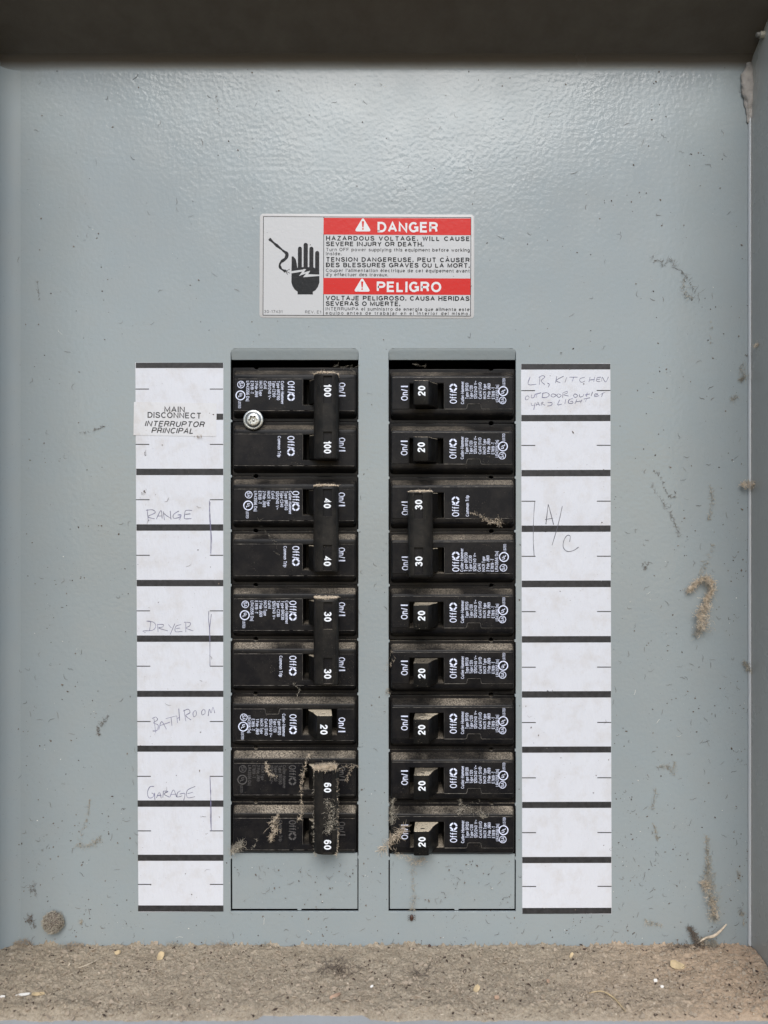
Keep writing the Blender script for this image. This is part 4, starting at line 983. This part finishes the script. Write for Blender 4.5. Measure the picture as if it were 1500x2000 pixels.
tuft('cobweb', [(168,390,.5,.5),(172,430,.5,.5),(168,470,.5,.5)], 20, 14, .25, m_webd, 'faint vertical hair at the upper left of the cover', seed=32, bend=.3, group=G)
tuft('cobweb', [(73,548,.8,.8),(74,565,1,1.3),(78,583,.8,.8)], 30, 8, .4, m_webd, 'short dark hair stuck near the left edge at label height', seed=33, bend=.3, group=G)
tuft('cobweb', [(422,183,1,2.5),(428,240,.6,.6)], 22, 9, .35, m_webd, 'small dark star-shaped scrap under the hood', seed=34, group=G)
tuft('cobweb', [(205,832,1,.7),(190,838,1,1.6),(155,846,1,1.6)], 55, 9, .35, m_webd, 'sparse brown scrap left of the MAIN DISCONNECT sticker', seed=35, crumbs=14, group=G)
tuft('dirt_spot', [(283, 879, 1.4, 1.5), (284, 889, 1.4, 3)], 6, 4, .3, m_webd, 'small brown dirt marks on the left paper strip just below the MAIN DISCONNECT sticker', 'dirt', seed=36, crumbs=14)
tuft('dirt_spot', [(285, 956, 1.4, 2), (277, 969, 1.4, 3.5)], 10, 4, .3, m_webd, 'brown dirt spot on the left paper strip above the word RANGE', 'dirt', seed=37, crumbs=26)
tuft('dirt_spot', [(385, 851, 2.2, 5), (392, 853, 2.2, 3)], 10, 4, .25, m_crumb_m, 'rusty stain on the lower edge of the MAIN DISCONNECT sticker', 'dirt', seed=38, crumbs=26)
# on the breakers
HH = HF+54
tuft('cobweb', [(616,1500,HH-10,4),(628,1498,HH-4,6),(642,1497,HH-4,6),(656,1497,HH-8,4)], 900, 7, .42, m_web, 'bushy tan fluff capping the top end of the joined handles marked 60', seed=40, crumbs=350, group=G)
tuft('cobweb', [(617,1510,HH-16,4),(616,1560,HH-18,3.5),(615,1620,HH-18,4),(617,1670,HH-18,3)], 420, 7, .38, m_webg, 'web fringe down the left side of the joined handles marked 60', seed=41, crumbs=160, group=G)
tuft('cobweb', [(640,1562,HH,7),(645,1580,HH,9),(648,1608,HH,9),(640,1625,HH,6)], 240, 8, .32, m_webg, 'thin web fuzz across the middle of the joined handles marked 60', seed=42, crumbs=110, group=G)
tuft('cobweb', [(658,1515,HH-8,3),(660,1580,HH-8,2.5),(660,1640,HH-8,2.5),(656,1672,HH-6,3)], 170, 7, .35, m_web, 'web fringe down the right side of the joined handles marked 60', seed=43, crumbs=60, group=G)
tuft('cobweb', [(519,1488,HF+4,1),(523,1502,HF+6,3),(526,1510,HF+6,4),(537,1515,HF+4,3)], 110, 9, .4, m_web, 'slanting tan web tuft on the upper half of the breaker marked 60', seed=44, crumbs=30, group=G)
tuft('cobweb', [(606,1470,HF+14,2),(598,1488,HF+8,2),(592,1512,HF+4,2),(588,1540,HF+4,2.2),(589,1565,HF+2,2.2),(590,1592,HF+4,3),(582,1600,HF+4,2)], 280, 9, .38, m_web, 'long vertical web strand beside the handle slots of the breaker marked 60', seed=45, crumbs=70, group=G)
tuft('cobweb', [(543,1593,HF+4,2),(532,1610,HF+6,5),(540,1622,HF+8,5),(529,1634,HF+6,2.5),(530,1643,HF+3,1.2)], 300, 12, .34, m_web, 'tangled tan tuft in the middle of the lower half of the breaker marked 60', seed=46, crumbs=80, group=G)
tuft('cobweb', [(453,1664,HF+4,5),(464,1655,HF+5,6),(474,1646,HF+4,4)], 240, 13, .32, m_webg, 'web tangle at the lower left corner of the breaker marked 60', seed=47, crumbs=60, group=G)
tuft('cobweb', [(503,1637,HF+3,.8),(498,1650,HF+3,1.2),(492,1660,HF+2,.8)], 26, 10, .35, m_webg, 'single pale hair near the bottom of the breaker marked 60', seed=48, bend=.5, group=G)
tuft('cobweb', [(660,1502,HF+24,1),(680,1498,HF+10,2),(697,1494,HF+3,2),(680,1512,HF+4,2),(678,1525,HF+4,2)], 90, 12, .32, m_web, 'stray webs to the right of the handle marked 60', seed=49, crumbs=10, group=G)
tuft('cobweb', [(570,1330,HF+4,.6),(574,1337,HF+6,.8),(586,1347,HF+4,1),(581,1355,HF+2,1)], 40, 9, .35, m_webg, 'small pale zigzag web on the lower pole of the breaker marked 30 beside DRYER', seed=50, bend=.4, group=G)
tuft('cobweb', [(505,1015,HF+4,.4),(518,1035,HF+4,.6),(528,1046,HF+3,1),(538,1062,HF+3,.5),(545,1085,HF+3,.4)], 36, 16, .22, m_webg, 'fine thread of web across the breaker marked 40', seed=51, bend=.3, group=G)
tuft('cobweb', [(918,1002,HF+4,.8),(935,1006,HF+5,1.2),(950,1015,HF+4,5),(966,1020,HF+4,6),(974,1017,HF+4,4)], 170, 11, .3, m_web, 'tangled web over the lower edge of the first pole beside A/C', seed=52, crumbs=20, group=G)
tuft('cobweb', [(742,1662,2,3),(757,1648,HF+4,4),(770,1636,HF+8,4),(782,1624,HF+8,3),(790,1612,HF+6,2)], 330, 16, .4, m_web, 'long slanting tan web at the left end of the lowest right breaker', seed=53, bend=.4, crumbs=60, group=G)
tuft('cobweb', [(768,1560,HF+3,3),(766,1585,HF+3,5),(768,1608,HF+3,4)], 150, 12, .32, m_webg, 'wispy webs in the gap at the left end of the two lowest right breakers', seed=54, crumbs=30, group=G)
tuft('cobweb', [(770,1665,HF+2,4),(795,1674,HF+2,3),(812,1682,1,5),(830,1680,1,3)], 170, 9, .35, m_web, 'fluff along the bottom edge of the lowest right breaker', seed=55, crumbs=40, group=G)
tuft('cobweb', [(895,1586,HF+3,5),(905,1578,HF+4,6),(935,1586,HF+4,5),(948,1596,HF+3,3)], 180, 9, .32, m_webg, 'fuzzy web on the top edge of the lowest right breaker', seed=56, crumbs=60, group=G)
tuft('cobweb', [(900,1562,2,1),(903,1572,4,2),(940,1566,4,2)], 60, 10, .28, m_webg, 'loose hairs in the gap above the lowest right breaker', seed=57, group=G)
tuft('cobweb', [(752,1310,1,1),(766,1272,HF,2),(768,1290,HF,3),(762,1300,HF,2)], 80, 8, .32, m_web, 'little web tuft at the left end of the breaker second below the right double', seed=58, crumbs=10, group=G)
tuft('cobweb', [(756,1345,1,3),(757,1357,1,3)], 50, 6, .35, m_webg, 'small fluff on the cover edge left of the third single below the right double', seed=59, crumbs=20, group=G)
tuft('cobweb', [(808,712,-8,.6),(822,716,-8,2),(832,720,-6,.6)], 26, 14, .2, m_webg, 'fine webs in the dark gap above the top right breaker', seed=60, bend=.4, group=G)
tuft('cobweb', [(655,715,-6,1),(690,720,-6,3)], 30, 16, .22, m_webg, 'fine webs in the dark gap above the top left breaker', seed=61, bend=.4, group=G)
# hanging web with a dead insect below the right column
tuft('cobweb', [(808,1685,3,4),(806,1712,2,3),(808,1740,2,3),(806,1765,3,5),(805,1780,3,5)], 170, 10, .35, m_webg, 'web hanging down the blank plate under the right column, above the dead insect', seed=66, crumbs=60, group=G)
bug = tag(empty('dead_insect', P(804, 1791, 3)), 'tiny dark red dead insect under the web below the right column', 'insect')
mb = MB(); mb.loft([[(r*math.cos(2*math.pi*j/12), y, r*.8*math.sin(2*math.pi*j/12)+2) for j in range(12)] for y, r in ((6, .6), (4, 2.6), (1, 3.4), (-2, 3.6), (-5, 2.6), (-7, .6))]); mb.build('body', m_bug, bug, smooth='all', recalc=True)
mb = MB(); random.seed(70)
for s_ in (-1, 1):
    for k in range(3): mb.tube([(s_*2.5, 3-3*k, 2), (s_*6, 5-4*k, 4), (s_*8, 1-4*k, .5)], .45, 4)
mb.build('legs', m_bug, bug)
bug2 = tag(empty('dead_insect', P(839, 1848, 4)), 'tiny black dead insect lying where the cover meets the ledge dust', 'insect')
mb = MB(); mb.loft([[(r*math.cos(2*math.pi*j/12), y, r*.8*math.sin(2*math.pi*j/12)+2) for j in range(12)] for y, r in ((5, .6), (3, 2.4), (0, 3.2), (-3, 2.6), (-5, .6))]); mb.build('body', m_bug, bug2, smooth='all', recalc=True)

# egg sac
random.seed(80)
egg = tag(empty('egg_sac', P(107, 1797, 0)), 'round fuzzy brown egg sac stuck to the lower left of the cover', 'egg sac')
mb = MB(); L = []
for i in range(1, 16):
    a = math.pi*i/16; L.append([(18.5*math.sin(a)*math.cos(t)*(1+.22*noise.noise(Vector((3*math.cos(t), 3*math.sin(t), a*3)))), 19*math.cos(a), 9+13*math.sin(a)*math.sin(t)) for t in [2*math.pi*j/28 for j in range(28)]])
mb.loft(L); mb.build('core', m_webd, egg, smooth='all', recalc=True)
mb = MB()
for _ in range(1000):
    a = math.acos(random.uniform(-1, 1)); t = random.uniform(0, 6.28)
    if math.sin(a)*math.sin(t) < -.3: continue
    nrm = Vector((math.sin(a)*math.cos(t), math.cos(a), math.sin(a)*math.sin(t)))
    c = Vector((18.5*nrm.x, 19*nrm.y, 9+13*nrm.z))
    tg = nrm.cross(Vector((random.gauss(0, 1), random.gauss(0, 1), random.gauss(0, 1)))).normalized()
    k_ = random.uniform(.6, 1.8); mb.tube([c-nrm*1.5, c+tg*2.5*k_+nrm*1.5, c+tg*5*k_+nrm*random.uniform(-.5, 4.2)], random.uniform(.25, .6), 3)
mb.build('fuzz', m_webg, egg)

# loose chips and twigs on the ledge
def ledge_pt(px, py, lift=1.0):
    d = DC*(1-845.0/(py-1000)); d = max(2, d); x = (px-750)*(DC-d)/DC
    return Vector((x*S, -d*S, (DZ+dust_h(x, d)+lift)*S))
def chip(name, px, py, lx, ly, mat, label, tilt=35, rot=0, seed=0, cat='debris', thick=1.2):
    random.seed(seed); n = 14; lo = []; hi = []; mb = MB()
    for i in range(n):
        a = 2*math.pi*i/n; r = 1+random.uniform(-.14, .14)
        x, y = lx*math.copysign(abs(math.cos(a))**.75, math.cos(a))*r, ly*math.copysign(abs(math.sin(a))**.75, math.sin(a))*r
        c, s_ = math.cos(R(rot)), math.sin(R(rot)); bend_ = 0.05*x*x/max(lx, 1)
        lo.append((x*c-y*s_, x*s_+y*c, bend_)); hi.append(((x*c-y*s_)*.94, (x*s_+y*c)*.94, thick+bend_))
    mb.loft([lo, hi])
    o = mb.build(name, mat, None, smooth=40, loc=ledge_pt(px, py, ly*math.sin(R(90-tilt))*0.6+1)); o.rotation_euler = (R(-90+tilt+0), 0, 0)
    tag(o, label, cat); return o
chip('plant_chip', 313, 1874, 6, 12, m_chip, 'pale oval plant husk standing in the dust below the left paper strip', 60, -12, 1)
chip('plant_chip', 1322, 1886, 13, 8, m_chip, 'flat tan leaf fragment on the dust near the right end of the ledge', 40, -15, 2)
chip('wood_sliver', 45, 1943, 13, 2.4, m_chipw, 'bright white wood sliver at the far left of the ledge', 30, 8, 3)
chip('wood_sliver', 76, 1943, 12, 3.4, m_chip, 'tan wood sliver right beside the white one at the far left', 30, 3, 4)
chip('bark_chip', 654, 1946, 11, 3, m_chipr, 'reddish bark chip near the front of the ledge under the left column', 30, 25, 5)
chip('pale_chip', 726, 1928, 3, 2, m_chipw, 'tiny off-white chip at the middle front of the ledge', 45, 30, 6)
chip('pale_chip', 5, 1947, 5, 3, m_chipw, 'tiny white chip at the very left end of the ledge', 30, 0, 7)
chip('plant_chip', 931, 1934, 7, 5, m_chip, 'small buff plant flake on the dust below the right column', 40, 50, 8)
chip('seed', 970, 1951, 4.5, 3.4, m_chipr, 'round reddish seed near the front of the ledge below the right column', 50, 0, 9, 'seed', 4)
chip('seed', 1070, 1917, 3.2, 3, m_chipr, 'small orange-brown seed on the dust below the right paper strip', 60, 0, 10, 'seed', 3)
chip('pale_chip', 1280, 1915, 3.5, 3, m_chipw, 'tiny white crumb on the dust left of the bark-coloured area at right', 50, 0, 11)
chip('pale_chip', 1293, 1929, 3, 2.4, m_chipw, 'second tiny white crumb, lower right of the first one', 50, 0, 12)
chip('plant_chip', 1116, 1869, 6, 3, m_chip, 'narrow pale flake at the back of the dust under the right paper strip', 50, 50, 13)
chip('plant_chip', 230, 1861, 6, 4, m_chip, 'small buff flake at the back of the dust, left of the oval husk', 55, 10, 14)
def twig(name, pts, r, mat, label, sides=6):
    mb = MB(); mb.tube(smooth_pts([tuple(p/S) for p in pts], 5), r, sides)
    mb2 = MB(); mb2.v = [(x, z, -y) for x, y, z in mb.v]; mb2.f = mb.f
    o = mb2.build(name, mat, None, smooth='all', recalc=True); tag(o, label, 'twig'); return o
twig('twig', [ledge_pt(1150, 1938, 2), ledge_pt(1175, 1941, 4), ledge_pt(1198, 1951, 3), ledge_pt(1214, 1964, 2), ledge_pt(1222, 1976, 1)], 1.8, m_chip, 'curved pale straw lying on the dust under the right paper strip')
twig('twig', [P(1362, 1843, 8), P(1378, 1832, 12), P(1394, 1828, 16), P(1408, 1817, 18), P(1419, 1805, 18)], 3.0, m_web, 'curved tan twig standing up against the cover at the right end of the ledge', 8)
twig('twig', [ledge_pt(152, 1889, 2), ledge_pt(172, 1884, 3), ledge_pt(195, 1871, 3)], 1.4, m_crumb_l, 'thin pale stalk slanting on the dust at the left part of the ledge')
twig('twig', [ledge_pt(1057, 1948, 1), ledge_pt(1066, 1955, 2), ledge_pt(1074, 1961, 1)], 1.2, m_crumb_l, 'short pale stalk near the front of the dust below the right paper strip')
def nest(px, py, w, dpt, n, label, seed, mat):
    random.seed(seed); mb = MB()
    for _ in range(n):
        p = ledge_pt(px+random.gauss(0, w), py+random.gauss(0, dpt), random.uniform(0, 4))/S
        fibre(mb, (p.x, p.z, -p.y), random.uniform(8, 24), .45, .8, (random.gauss(0, 1), random.gauss(.1, .3), random.gauss(0, 1)), 5)
    o = mb.build('web_tangle', mat, None, loc=(0, 0, 0)); tag(o, label, 'cobweb', G)
nest(655, 1893, 20, 9, 160, 'dark tangle of fibres on the dust below the left column', 90, m_webd)
nest(820, 1905, 14, 7, 60, 'dark scattered fibres on the dust below the right column', 91, m_webd)
nest(1345, 1852, 30, 2.5, 90, 'matted fibres at the back of the ledge under the twig', 92, m_webd)
for k, (x, y, lab) in enumerate(((45, 1838, 'at the far left corner'), (120, 1848, 'below the egg sac'), (147, 1843, 'just right of the egg sac'), (340, 1845, 'under the left paper strip'), (433, 1845, 'left of the left column'), (517, 1848, 'under the left column'), (1033, 1850, 'left of the right paper strip'), (775, 1853, 'under the gap between the columns'))):
    tuft('dust_clump', [(x-16, y+5, 4, 4), (x, y, 5, 6), (x+16, y+5, 4, 4)], 150, 8, .42, m_webg if k % 2 else m_crumb_m, 'fluff piled against the back of the ledge, '+lab, 'dust', seed=100+k, crumbs=130, group='fluff clumps against the cover')
